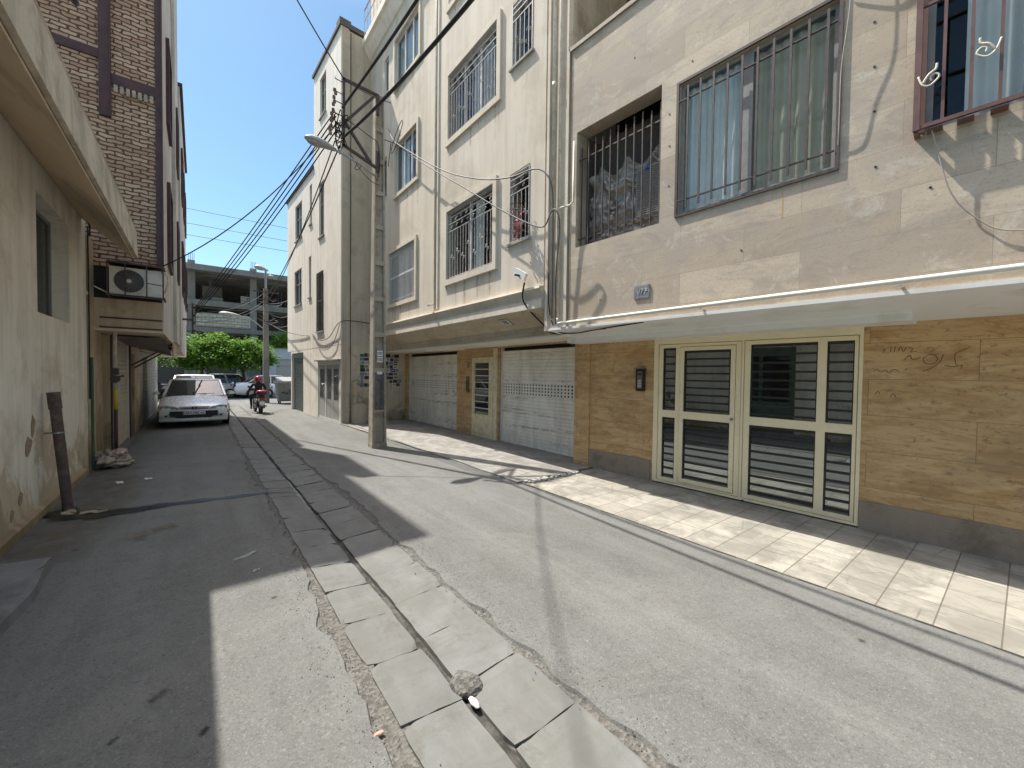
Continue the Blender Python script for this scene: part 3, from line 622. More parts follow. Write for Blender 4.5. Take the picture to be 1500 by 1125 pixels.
# barred opening full of stored goods behind plastic
x0, x1, z0, z1 = W1
b = MB(); b.box(x0, x1, UY+.5, UY+.55, z0, z1).box(x0, x0+.03, UY+.26, UY+.5, z0, z1).box(x1-.03, x1, UY+.26, UY+.5, z0, z1)
w = b.build('window', M['dark_room'], rb); w['label'] = 'barred opening with goods stored under plastic sheeting'
b = MB()
for k in range(11):
    x = x0+.06+k*(x1-x0-.1)/10; b.bar((x, UY+.06, z0+.03), (x, UY+.06, z1-.18-.05*(k%3==0)), .016)
for zz in (z0+.14, z1-.40): b.bar((x0, UY+.075, zz), (x1, UY+.075, zz), .02)
b.build('grille', M['iron'], w)
bm = bmesh.new(); bmesh.ops.create_grid(bm, x_segments=60, y_segments=60, size=.5); from mathutils import noise as mn
for v in bm.verts:
    p = Vector((v.co.x*4, v.co.y*5, 3)); h = mn.noise(p)*.09+abs(mn.noise(p*2.3))*.08+mn.noise(p*6)*.02; X, Z = v.co.x, v.co.y
    v.co = Vector((x0+(X+.5)*(x1-x0)*.97+.02, UY+.3+h*1.2, z0+(Z+.5)*(1.25-.35*abs(mn.noise(Vector((X*3, 0, 0)))))))
me = bpy.data.meshes.new('plastic_sheet'); bm.to_mesh(me); bm.free(); me.materials.append(M['plastic'])
for p_ in me.polygons: p_.use_smooth = True
o = link(bpy.data.objects.new('plastic_sheet', me)); o.parent = w
b = MB(); b.box(x1-.52, x1-.05, UY+.27, UY+.33, z0+.25, z0+.95)
for k in range(22): b.box(x1-.50, x1-.07, UY+.25, UY+.268, z0+.28+k*.03, z0+.295+k*.03)
b.build('stored_radiator', M['frame_grey'], w)
MB().box(x1-.36, x1-.27, UY+.235, UY+.249, z0+.90, z0+.93).build('blue_sticker', simple('blue_sticker', (.03,.08,.4)), w)
# big barred window with two curtains
w = window(rb, *W2, UY, M['frame_grey'], mull=(.47, .5), depth=.05, curt=[(.02, .47, M['curtain_white']), (.5, .97, M['curtain_beige'])], label='wide barred window with one pale blue and one beige curtain')
x0, x1, z0, z1 = W2; b = MB()
for k in range(10):
    x = x0+.12+k*(x1-x0-.2)/9; b.bar((x, UY-.03, z0+.06), (x, UY-.03, z1-.07), .022, .012)
for zz in (z0+.16, z1-.22): b.bar((x0+.01, UY-.018, zz), (x1-.01, UY-.018, zz), .024, .012)
b.build('grille', M['iron'], w)
b = MB(); b.wall(x0-.03, x1+.03, z0-.03, z1+.03, UY-.022, .024, [(x0, x1, z0, z1)]); b.build('iron_surround', M['iron'], w)
# upper right window with red-brown ornamental grille
w = window(rb, *W3, UY, M['frame_grey'], mull=(.25, .5, .75), depth=.04, curt=[(.1, .35, M['curtain_white']), (.42, .95, M['curtain_blue'])], label='large window behind a red-brown scrollwork cage')
x0, x1, z0, z1 = W3; b = MB(); yo = UY-.10; bx0 = 2.96
b.bar((bx0, yo, z0-.02), (bx0, yo, z1+.1), .04); b.bar((bx0, yo, z0), (x1+.05, yo, z0), .03); b.bar((bx0, yo, z0-.03), (bx0, UY, z0-.03), .03)
b.bar((bx0+.03, UY-.02, z0-.02), (bx0+.03, UY-.02, z1), .03)
for zz in (z0+.98, z0+1.14, z1): b.bar((bx0, yo, zz), (x1+.05, yo, zz), .022)
for k in range(1, 16):
    x = bx0+k*.148; b.bar((x, yo, z0), (x, yo, z0+.98), .02)
for k in range(13): b.box(bx0+.06+k*.17, bx0+.15+k*.17, yo, UY-.001, z0-.035, z0-.028)
b.build('grille', M['brown_iron'], w)
b = MB()
for k, (dx, dz, fl) in enumerate(((.074, .36, 1), (.37, .42, -1), (.67, .40, 1), (.96, .42, -1), (1.26, .38, 1), (1.56, .4, -1))):
    cx, cz = bx0+dx, z0+dz
    b.tube(smooth_pts([(cx-.07*fl, yo-.02, cz+.05), (cx-.045*fl, yo-.03, cz-.03), (cx, yo-.03, cz-.055), (cx+.05*fl, yo-.03, cz-.01), (cx+.03*fl, yo-.03, cz+.025), (cx, yo-.03, cz+.01), (cx+.005*fl, yo-.03, cz-.02)], 5), .007, 6)
    b.tube(smooth_pts([(cx-.04*fl, yo-.03, cz-.02), (cx-.01*fl, yo-.035, cz+.03), (cx+.03*fl, yo-.03, cz+.06), (cx+.035*fl, yo-.03, cz+.10)], 5), .009, 6)
b.build('scroll_ornament', M['pipe_cream'], w, smooth=True)
# gate
g = MB(); g.wall(-.02, 2.51, .03, 2.29, -.02, .07, [(.055, 1.262, .06, 2.19), (1.292, 2.475, .06, 2.19)]); gate = g.build('entrance_gate', M['gate'], rb, bevel=.003)
gate['label'] = 'cream steel double gate with mirrored panes behind black bars'
panes = [(.13,.335,1.17,2.13),(.13,.335,.12,1.06),(1.37,2.095,1.17,2.13),(1.37,2.095,.12,1.06),(2.185,2.435,1.17,2.13),(2.185,2.435,.12,1.06)]
dp = [(.465,1.125,1.17,2.08),(.465,1.125,.155,1.06)]
MB().wall(.062, 1.256, .066, 2.184, -.012, .05, [panes[0], panes[1], (.40, 1.19, .09, 2.14)]).build('leaf', M['gate'], gate, bevel=.003)
MB().wall(.406, 1.184, .096, 2.134, -.022, .05, dp).build('leaf', M['gate'], gate, bevel=.003)
MB().wall(1.298, 2.469, .066, 2.184, -.012, .05, panes[2:]).build('leaf', M['gate'], gate, bevel=.003)
for p in panes+dp:
    b = MB(); b.box(p[0]-.005, p[1]+.005, .018, .024, p[2]-.005, p[3]+.005); pn = b.build('pane', M['mirror'], gate)
    b = MB(); n = 9
    for k in range(n):
        zz = p[2]+.04+(p[3]-p[2]-.06)*k/(n-1); b.box(p[0], p[1], -.004, .012, zz-.0125, zz+.0125)
    b.box(p[0], p[0]+.016, -.003, .0125, p[2], p[3]).box(p[1]-.012, p[1], -.003, .0125, p[2], p[3]).box(p[0], p[1], -.0035, .0122, p[3]-.014, p[3])
    b.build('bars', M['black'], gate)
b = MB(); b.disc((1.155, -.03, 1.115), (0, 1, 0), .02, .02); b.build('lock', M['alu'], gate, smooth=False)
b = MB(); b.disc((1.32, -.02, .035), (0, 1, 0), .012, .03); b.build('gate_bolt', M['iron'], gate)
# gas pipe along the facade, and a riser
b = MB(); b.tube([(-1.10, UY-.05, 2.60), (-1.10, UY-.07, 2.55), (-1.06, UY-.07, 2.515), (2, UY-.07, 2.535), (9, UY-.07, 2.54)], .026, 10)
for x in (-.5, 1.2, 2.9, 4.6): b.box(x-.012, x+.012, UY-.08, UY-.001, 2.49, 2.50)
b.build('gas_pipe', M['pipe_white'], rb, smooth=True)
MB().tube([(-1.10, UY-.05, 2.58), (-1.10, UY-.05, 13)], .024, 10).build('gas_pipe', M['pipe_cream'], rb, smooth=True)
b = MB(); b.tube([(-1.09, UY-.05, 4.35), (-1.0, UY-.09, 4.33), (-.86, UY-.06, 4.33), (-.82, UY-.03, 4.38), (-.82, UY-.03, 5.3)], .016, 8); b.build('gas_branch', M['pipe_cream'], rb, smooth=True)
# number tile and intercom
t_ = MB().box(.27, .50, UY-.015, UY-.001, 2.735, 2.905).build('number_tile', M['enamel_blue'], rb)
def strokes(lines, mp, r_, mat, name, par):
    b = MB()
    for L_ in lines:
        b.tube([mp(*p) for p in (smooth_pts([(x, y, 0) for x, y in L_], 4) and [(v.x, v.y) for v in smooth_pts([(x, y, 0) for x, y in L_], 4)])], r_, 4)
    return b.build(name, mat, par)
glyph = {'2': [[(.1,0),(.25,.6),(.3,1),(.1,.95)],[(.3,.8),(.5,.7),(.6,.95)]], '7': [[(0,1),(.3,0),(.6,1)]], '8': [[(0,0),(.3,1),(.6,0)]], '1': [[(.3,0),(.25,.5),(.15,1)]],
         '4': [[(.15,0),(.2,1)],[(.55,.95),(.25,.75),(.55,.5),(.2,.5)]], '9': [[(.45,0),(.45,.7),(.3,1),(.1,.8),(.25,.6),(.45,.65)]], '5': [[(.3,.95),(.05,.4),(.15,0),(.3,.2),(.45,0),(.55,.4),(.3,.95)]]}
def digits(txt, x, z, h, y, mat, name, par, r_=.004, mp=None):
    Ls = []
    for i, ch in enumerate(txt):
        for l in glyph.get(ch, [[(.2,0),(.4,0)]]): Ls.append([((x+h*(.75*i+p[0])), z+h*p[1]) for p in l])
    return strokes(Ls, mp or (lambda a, c: (a, y, c)), r_, mat, name, par)
digits('724', .32, 2.79, .07, UY-.017, M['enamel_white'], 'numerals', t_, .004)
ic = MB().box(-.325, -.175, -.05, -.001, 1.45, 1.80).build('intercom', M['black'], rb, bevel=.006)
MB().box(-.292, -.205, -.058, -.049, 1.49, 1.77).build('face_plate', M['intercom'], ic, bevel=.004)
MB().box(-.28, -.217, -.062, -.057, 1.71, 1.735).build('display', M['black'], ic)
b = MB()
for i in range(3):
    for j in range(5): b.box(-.278+i*.023, -.264+i*.023, -.063, -.058, 1.51+j*.027, 1.525+j*.027)
b.build('keypad', M['plate'], ic)
b = MB(); b.box(-.34, -.16, -.085, -.001, 1.80, 1.815); b.build('hood', M['iron'], ic)
# scratched writing on the travertine
Z = lambda a, c: (a, -.0015, c)
sx = [[(2.66,2.0),(2.69,2.02),(2.67,1.98)],[(2.73,1.985),(2.735,2.045)],[(2.76,1.985),(2.765,2.045)],[(2.79,1.99),(2.81,2.04),(2.83,1.985),(2.85,2.03)],[(2.87,2.03),(2.90,2.01),(2.88,1.98),(2.93,1.99)],[(2.95,2.04),(2.955,2.045)],
      [(2.84,1.90),(2.88,1.95),(2.90,1.90),(2.96,1.92)],[(3.02,1.95),(2.98,1.91),(3.0,1.86),(3.06,1.86),(3.08,1.91),(3.05,1.95),(3.02,1.95)],[(3.12,1.95),(3.10,1.88),(3.05,1.82),(2.98,1.78)],
      [(3.30,2.02),(3.24,1.98),(3.20,1.95),(3.205,1.86),(3.22,1.83),(3.17,1.83),(3.13,1.84)],[(3.225,1.83),(3.25,1.84),(3.24,1.81)],
      [(2.60,1.78),(2.63,1.80),(2.65,1.77),(2.70,1.79),(2.72,1.76),(2.76,1.80),(2.80,1.78)],[(2.85,1.79),(2.86,1.81)],[(2.62,1.52),(2.64,1.56),(2.66,1.52)],[(2.74,1.50),(2.76,1.54),(2.79,1.49)]]
strokes(sx, Z, .0025, simple('scratched_stone', (.16,.10,.05), .9), 'scratched_writing', rb)
strokes([[(-.95,.72),(-.9,.78),(-.86,.70)],[(-.80,.74),(-.76,.78),(-.73,.72),(-.70,.76)],[(-.62,.70),(-.58,.74),(-.52,.70)]], Z, .003, simple('pale_scratch', (.62,.50,.36), .9), 'scratched_writing', rb)
b = MB(); q = random.Random(2)
for (x, z) in ((1.0,5.5),(2.66,4.9),(2.67,4.5),(2.68,4.1),(2.70,3.6),(.72,5.0),(.73,4.6),(.73,4.1),(.2,6.0),(3.05,3.3),(-.3,2.8),(1.6,3.1)):
    b.disc((x, UY-.001, z), (0, 1, 0), .010, .006, 8)
b.build('drill_holes', M['ink'], rb)
MB().box(1.977, 1.987, UY-.0015, UY-.0003, 3.35, 3.62).build('rust_streak', simple('rust_mark', (.50,.34,.12), .9), rb)
tag(MB().tube(smooth_pts([(2.52, UY-.09, 5.9), (2.50, UY-.10, 5.1), (2.45, UY-.08, 4.6), (2.44, UY-.06, 4.15), (2.43, UY-.02, 3.9)]), .0045, 5).build('loose_cable', M['cable_pale'], rb), None)
b = MB(); b.tube(smooth_pts([(2.60, UY-.14, 6.7), (2.58, UY-.13, 5.9), (2.5, UY-.12, 5.55), (2.44, UY-.03, 5.3)]), .008, 5)
b.build('loose_cable', M['cable_pale'], rb)
b = MB(); b.tube(smooth_pts([(3.05, UY-.08, 3.74), (3.10, UY-.07, 3.5), (3.17, UY-.05, 3.2), (3.30, UY-.03, 2.98), (3.5, UY-.03, 2.82), (4.0, UY-.03, 2.80), (5, UY-.03, 2.95)]), .0055, 6); b.build('loose_cable', M['cable_pale'], rb, smooth=True)
# neighbour's downpipe corner
# ================================================================== MIDDLE: CREAM APARTMENT
mb = root('cream_apartment', (5.9, 20, 0), R(-90), 'cream rendered apartment block overhanging two white roller shutters', 'building')
MY = -1.3
wins = dict(A=(11.64,13.55,7.05,8.50), B=(11.61,13.47,3.86,5.42), A2=(11.64,13.55,10.1,11.6), C=(13.98,14.58,7.3,8.5), D=(13.96,14.55,4.1,5.4), C2=(13.98,14.58,10.4,11.6),
            E=(8.42,10.04,9.98,11.3), Fw=(8.45,9.95,6.88,8.28), G=(8.02,9.86,3.74,5.26), s1=(7.34,7.72,7.2,8.35), s2=(7.2,7.62,3.9,5.28), s3=(7.5,7.85,10.2,11.3), T1=(8.4,10.0,13.1,14.4), T2=(11.6,13.5,13.1,14.6))
b = MB(); b.wall(6.25, 14.93, 3.2, 15.8, MY, .25, list(wins.values())); b.build('upper_wall', M['cream'], mb)
b = MB(); b.box(14.935, 15.42, MY+.045, MY+.25, 2.43, 15.8).box(14.97, 15.03, MY-.005, MY+.044, 2.43, 15.8); b.build('end_pilaster', M['cream'], mb)
b = MB()
for x in (10.93, 11.12): b.box(x-.035, x+.035, MY-.028, MY-.001, 3.25, 15.8)
b.build('vertical_moulding', M['cream_trim'], mb, bevel=.006)
MB().tube([(11.025, MY-.03, 3.28), (11.025, MY-.03, 15.5)], .022, 8).build('downpipe', M['pipe_cream'], mb, smooth=True)
b = MB(); b.tube([(15.14, MY-.01, 2.6), (15.14, MY-.01, 15.5)], .03, 8)
for z in (4.3, 6.4, 8.6, 10.7): b.tube([(15.14, MY-.01, z-.04), (15.14, MY-.01, z+.04)], .036, 8)
b.build('downpipe', M['pipe_cream'], mb, smooth=True)
b = MB(); b.prism([(MY+.24, 3.199), (MY-.09, 3.19), (MY-.10, 3.15), (MY-.05, 3.10), (MY-.012, 3.02), (MY-.012, 2.985), (MY-.05, 2.965), (MY-.05, 2.83), (-.90, 2.60), (-.90, 2.44), (MY+.5, 2.9), (MY+.24, 2.9)], 6.25, 14.93, 'yz')
b.build('cornice', M['cream_trim'], mb)
b = MB(); b.prism([(MY-.045, 2.826), (-.905, 2.596), (-.895, 2.56), (MY-.035, 2.80)], 6.25, 14.92, 'yz'); b.box(6.25, 14.92, -.93, -.906, 2.41, 2.575); b.build('sloped_soffit', travertine('tan_soffit_stone', (.46,.39,.28), (.54,.46,.34), (.33,.27,.18), (.56,.48,.36)), mb)
b = MB(); b.box(6.25, 15.35, -.90, -.002, 2.38, 2.42); b.box(9.7, 10.75, -.90, -.3, 2.33, 2.379); b.build('ceiling_panel', M['cream_panel'], mb)
GH = [(6.34,9.84,-.1,2.355), (10.68,11.66,-.1,2.13), (11.87,14.47,-.1,2.355)]
b = MB(); b.wall(6.05, 14.74, 0, 2.38, 0, .3, GH); b.build('ground_wall', M['trav'], mb)
b = MB()
for x in (9.95, 10.07, 10.19): b.box(x, x+.05, -.012, -.001, .35, 2.1)
b.box(6.08, 6.30, -.03, -.001, 0, 2.3); b.build('pilaster_ribs', M['trav'], mb, bevel=.003)
def shutter(par, x0, x1, z1, y, mat, band=(1.21, 1.49), name='roller_shutter', pitch=.078, hole=.05, label=None):
    b = MB(); z = .0; k = 0
    while z < band[0]-.001:
        ze = min(z+pitch, band[0]); b.loft([[(x0, y, z), (x0, y-.016, z+.012), (x0, y-.016, ze-.012), (x0, y, ze)], [(x1, y, z), (x1, y-.016, z+.012), (x1, y-.016, ze-.012), (x1, y, ze)]], closed=False, cap=False); z = ze
    z = band[1]
    while z < z1-.001:
        ze = min(z+pitch, z1); b.loft([[(x0, y, z), (x0, y-.016, z+.012), (x0, y-.016, ze-.012), (x0, y, ze)], [(x1, y, z), (x1, y-.016, z+.012), (x1, y-.016, ze-.012), (x1, y, ze)]], closed=False, cap=False); z = ze
    hs = []; n = int((x1-x0)/.098); rows = 4; rh = (band[1]-band[0])/rows
    for i in range(n):
        for j in range(rows): xx = x0+(x1-x0)*(i+.5)/n; zz = band[0]+rh*(j+.5); hs.append((xx-.024, xx+.024, zz-.018, zz+.018))
    if band[1] > band[0]: b.wall(x0, x1, band[0], band[1], y-.014, .012, hs)
    b.box(x0, x1, y-.03, y+.01, -.0, .05)
    o = b.build(name, mat, par)
    if label: o['label'] = label
    bb = MB(); bb.box(x0-.02, x1+.02, y+.06, y+.08, 0, z1+.2); bb.build('dark_void', M['ink'], o)
    bb = MB(); bb.box(x0-.035, x0, y-.05, y+.03, 0, z1+.1).box(x1, x1+.035, y-.05, y+.03, 0, z1+.1); bb.build('guide_rail', M['frame_white'], o)
    return o
shutter(mb, 6.38, 9.80, 2.27, .12, M['shutter'], label='farther white roller shutter of the cream block')
shutter(mb, 11.92, 14.44, 2.27, .12, M['shutter'], label='nearer white roller shutter of the cream block')
# door between the shutters
b = MB(); b.wall(10.68, 11.66, .0, 2.13, -.02, .07, [(10.75, 11.52, .12, 2.04)]); b.box(11.69, 11.84, -.03, -.001, 0, 2.34); dr = b.build('front_door', M['cream_door'], mb, bevel=.003)
dr['label'] = 'narrow cream metal door with horizontal slats over dark glass'
MB().wall(10.755, 11.515, .125, 2.035, -.012, .04, [(10.80, 11.47, .62, 1.99)]).build('leaf', M['cream_door'], dr, bevel=.003)
b = MB(); b.box(10.86, 11.41, -.018, -.011, .19, .60); b.build('kick_panel', M['cream_door'], dr, bevel=.003)
MB().box(10.79, 11.48, .015, .02, .61, 2.0).build('pane', M['cglass'], dr)
b = MB()
for k in range(8): z = .62+k*1.37/8; b.box(10.80, 11.47, -.016, .004, z-.012, z+.012)
b.build('slats', M['cream_door'], dr)
b = MB(); b.box(10.42, 10.52, -.05, -.001, 1.18, 1.62); it = b.build('intercom', M['intercom'], mb, bevel=.004)
b = MB()
for k in range(6): b.box(10.435, 10.505, -.056, -.05, 1.22+k*.05, 1.25+k*.05)
b.build('call_buttons', M['ink'], it)
b = MB(); b.box(10.43, 10.50, -.02, -.001, 1.85, 2.02); b.build('name_plate', M['enamel_blue'], mb)
b = MB(); b.box(14.5, 14.74, -.2, .3, 2.28, 2.40); b.build('dark_lintel', M['iron'], mb)
# windows
cw = M['curtain_white']; cbg = M['curtain_beige']; cbl = M['curtain_blue']
window(mb, *wins['A'], MY, M['frame_white'], (.33,.66), curt=[(.45,.85,cbl)], grille='scroll', gm=M['white_iron'], surround=.12, gy=-.045, label='second-floor window with a scrolled pale grille and blue curtain', depth=.035)
window(mb, *wins['B'], MY, M['frame_white'], (.5,), curt=[(.55,.72,cw)], grille='scroll', gm=M['white_iron'], surround=.12, gy=-.045, label='first-floor window with a scrolled pale grille above the nearer shutter', depth=.035)
window(mb, *wins['A2'], MY, M['frame_white'], (.5,), curt=[(.02,.6,cw)], surround=.12, depth=.035)
window(mb, *wins['C'], MY, M['frame_white'], (), grille='scroll', gm=M['white_iron'], sill=True, gy=.0, depth=.035)
window(mb, *wins['D'], MY, M['frame_white'], (), grille='scroll', gm=M['white_iron'], sill=True, gy=.0, label='narrow first-floor grilled window with pink flowers', depth=.035)
window(mb, *wins['C2'], MY, M['frame_white'], (), grille='scroll', gm=M['white_iron'], sill=True, gy=.0, depth=.035)
window(mb, *wins['E'], MY, M['frame_white'], (.37,.7), curt=[(.02,.96,cbl)], surround=.1, label='top-floor white sliding window with blue curtains', depth=.035)
window(mb, *wins['Fw'], MY, M['frame_white'], (.37,.7), curt=[(.1,.5,cw)], surround=.1, label='second-floor white sliding window above the farther shutter', depth=.035)
window(mb, *wins['G'], MY, M['frame_grey'], (.5,), grille='bars', gm=M['frame_white'], surround=.1, gy=-.045, label='first-floor window with close vertical bars', depth=.035)
for k in ('s1', 's2', 's3'): window(mb, *wins[k], MY, M['frame_white'], (), sill=True, depth=.035)
for k in ('T1', 'T2'): window(mb, *wins[k], MY, M['frame_white'], (.5,), surround=.1, depth=.035)
q = random.Random(52); b = MB()
for k in ('A','B','E','Fw','G','A2'):
    v = wins[k]
    for n_ in range(5):
        x = q.uniform(v[0]-.08, v[1]+.08); w_ = q.uniform(.015, .05); L2 = q.uniform(.25, .7); zt = v[2]-.125
        P = [(x-w_, zt), (x+w_, zt), (x+w_*.7, zt-L2*.5), (x+w_*.15, zt-L2), (x-w_*.2, zt-L2*.95), (x-w_*.8, zt-L2*.45)]
        b.face([(p[0], MY-.0012-.0001*n_, p[1]) for p in P[::-1]])
o = b.build('drip_stains', dirt_like, mb)
split_later = o
# top cornice / balcony edge
b = MB(); b.prism([(MY+.1, 12.0), (MY-.05, 12.05), (MY-.22, 12.32), (MY-.30, 12.36), (MY-.30, 12.55), (MY-.02, 12.55), (MY-.02, 12.6), (MY+.1, 12.6)], 6.15, 14.93, 'yz'); b.build('balcony_edge', M['white_render'], mb)
b = MB(); b.tube([(6.4, MY-.26, 13.45), (14.9, MY-.26, 13.45)], .02, 6); b.tube([(6.4, MY-.26, 13.1), (14.9, MY-.26, 13.1)], .012, 6)
for k in range(30): b.bar((6.4+k*.29, MY-.26, 12.55), (6.4+k*.29, MY-.26, 13.45), .014)
b.build('railing', M['white_iron'], mb)
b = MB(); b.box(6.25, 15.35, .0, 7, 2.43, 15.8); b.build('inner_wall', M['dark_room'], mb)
b = MB(); b.box(6.25, 6.4, MY+.26, -.005, 2.43, 15.8).box(15.2, 15.35, MY+.26, -.005, 2.43, 15.8).box(6.3, 15.3, MY-.05, 7, 15.805, 16.0); b.build('side_wall', M['cream'], mb)
b = MB()
for z in (3.0, 6.1, 9.2, 12.3): b.box(6.41, 15.19, MY+.26, -.01, z-.1, z+.1)
b.build('floor_slab', M['dark_room'], mb)
# numbered plaque on the sloped soffit
sl_ = Vector((0, .445, -.256)).normalized(); up_ = -sl_; c0 = Vector((13.70, -1.14-.015, 2.745-.035))
nrm = Vector((0, -sl_.z*-1, 0)); N_ = Vector((0, -.256, -.445)).normalized()
Mq = Matrix(((1, up_.x, N_.x, c0.x), (0, up_.y, N_.y, c0.y), (0, up_.z, N_.z, c0.z), (0, 0, 0, 1)))
pq = MB().box(-.15, .15, -.11, .11, -.002, .012, Mq).build('number_plaque', M['ink'], mb)
MB().box(-.137, .137, -.097, .097, .012, .016, Mq).build('plaque_face', M['enamel_white'], pq)
digits('28', -.06, -.045, .09, 0, M['ink'], 'numerals', pq, .007, mp=lambda a, c: Mq @ Vector((a, c, .018)))
strokes([[(-.1,.07),(-.05,.06),(0,.075),(.05,.06),(.1,.07)]], lambda a, c: Mq @ Vector((a, c, .018)), .004, M['ink'], 'numerals', pq)
# ================================================================== PALE CORNER HOUSE (far right)
fa = math.atan2(-.9989, .0466)
fb = root('corner_house', (3.3, 21, 0), fa, 'tall pale rendered house with a notice-covered side wall behind the utility pole', 'building')
fw = dict(w1=(5.0,5.72,10.8,12.22), w2=(4.88,5.5,6.57,8.53), w3=(1.3,2.42,7.28,8.78), w4=(1.14,2.36,4.52,6.02), n1=(3.6,3.92,7.4,8.92), n2=(3.46,3.8,4.6,6.2), w5=(4.63,5.42,3.17,5.35))
b = MB(); b.wall(-.2, 4.2, 2.6, 9.4, 0, .25, [fw[k] for k in ('w3','w4','n1','n2')])
b.wall(4.2, 7.31, 2.6, 12.7, 0, .25, [fw[k] for k in ('w1','w2','w5')]); b.build('street_wall', M['white_render'], fb)
b = MB(); b.wall(.45, 7.31, 0, 2.598, .004, .25, [(.6,2.6,-.1,2.5), (4.72,7.2,-.1,2.05)]); b.build('ground_wall', M['white_render'], fb)
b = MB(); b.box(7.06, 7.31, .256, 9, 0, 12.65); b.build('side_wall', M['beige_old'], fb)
b = MB(); b.box(7.30, 7.335, .30, 2.25, 2.50, 2.56); b.box(7.311, 7.325, .256, 2.25, 0, 2.5); b.build('lower_side_wall', plaster('stained_cream_render', (.58,.49,.35), (.66,.57,.43), (.36,.28,.18), 1.6, .6, .35, .8, damp=(.27,.22,.15)), fb)
b = MB(); b.box(4.15, 7.36, -.06, 9, 12.70, 12.80).box(4.15, 7.34, .1, 9, 12.8, 12.86).box(-.26, 4.19, -.06, 6, 9.40, 9.5); b.box(7.0, 7.35, -.055, .3, 12.8, 12.93); b.build('roof', M['roofing'], fb)
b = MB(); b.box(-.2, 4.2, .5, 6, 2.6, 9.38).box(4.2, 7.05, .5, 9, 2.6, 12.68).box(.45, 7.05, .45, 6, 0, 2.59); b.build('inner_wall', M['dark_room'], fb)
b = MB(); b.box(-.2, .0, .25, 6, 2.6, 9.39); b.box(4.0, 4.19, .25, 9, 9.3, 12.69); b.build('end_wall', M['white_render'], fb)
for k, v in fw.items():
    window(fb, *v, 0, M['frame_grey'], () if k in ('n1','n2') else (.5,), rail=None if k in ('n1','n2') else .62, depth=.06, sill=True, curt=None if k in ('n1','n2','w5') else [(.1,.9,cw)], grille='bars' if k == 'w5' else None)
lat = MB(); lat.box(.6, 2.6, .10, .12, 2.3, 2.5)
for i in range(26): lat.box(.6+i*.08, .612+i*.08, .10, .115, 0, 2.3)
for i in range(29): lat.box(.6, 2.6, .098, .116, i*.08, .012+i*.08)
lt = lat.build('lattice_shutter', M['lattice'], fb); MB().box(.6, 2.6, .125, .14, 0, 2.5).build('shutter_back', M['side_tile'], lt)
b = MB(); b.wall(4.72, 7.2, 0, 2.05, .02, .06, [(4.80,5.55,.08,1.95),(5.66,6.35,.08,1.95),(6.40,7.1,.08,1.95)]); d = b.build('house_door', M['frame_white'], fb)
for (a, c) in ((4.80,5.55),(5.66,6.35),(6.40,7.1)):
    MB().wall(a+.005, c-.005, .085, 1.945, .03, .03, [(a+.1,c-.1,.75,1.8)]).build('leaf', simple('grey_metal_door', (.36,.36,.33), .5, .4, dirt=(.24,.21,.17)), d)
    MB().box(a+.1, c-.1, .045, .05, .75, 1.8).build('pane', M['cglass'], d)
    b = MB()
    for k in range(5): b.box(a+.14+k*(c-a-.28)/4-.01, a+.14+k*(c-a-.28)/4+.01, .02, .035, .75, 1.8)
    b.build('bars', M['frame_grey'], d)
MB().box(7.3105, 7.316, .04, .2555, .02, 12.68).build('side_wall', M['beige_old'], fb)
MB().box(4.65, 7.36, -.12, .0, 2.08, 2.12).build('door_canopy', M['frame_grey'], fb)
b = MB(); b.box(7.326, 7.60, .34, .72, 0, .62).box(7.326, 7.55, .36, .70, .62, .66); b.build('masonry_stub', M['beige_old'], fb, bevel=.02)
b = MB(); b.tube([(7.40, .30, .75), (7.40, .30, 1.35), (7.45, .45, 1.45)], .022, 8); b.disc((7.44, .58, 1.42), (.5, 1, 0), .15, .10, 16); b.build('gas_meter', simple('grey_meter', (.27,.26,.27), .5, .4, var=.15), fb, smooth=False)
b = MB(); b.tube([(7.39, .33, .95), (7.40, .34, 1.16), (7.42, .40, 1.22)], .028, 8); b.build('gas_valve', M['pipe_yellow'], fb)
b = MB(); b.tube([(7.33, .30, 0), (7.33, .30, 12.6)], .012, 5); b.build('wall_cable', M['cable'], fb)
b = MB(); b.tube(smooth_pts([(4.0,-.02,3.15),(5.0,-.04,2.85),(6.2,-.04,2.88),(7.3,-.03,3.3),(7.34,.5,3.38),(7.34,1.4,3.3),(7.34,2.3,3.25)]), .012, 5).tube(smooth_pts([(4.2,-.03,3.1),(5.4,-.05,2.5),(6.6,-.05,2.6),(7.3,-.03,3.25)]), .010, 5); b.build('wall_cable', M['cable'], fb)
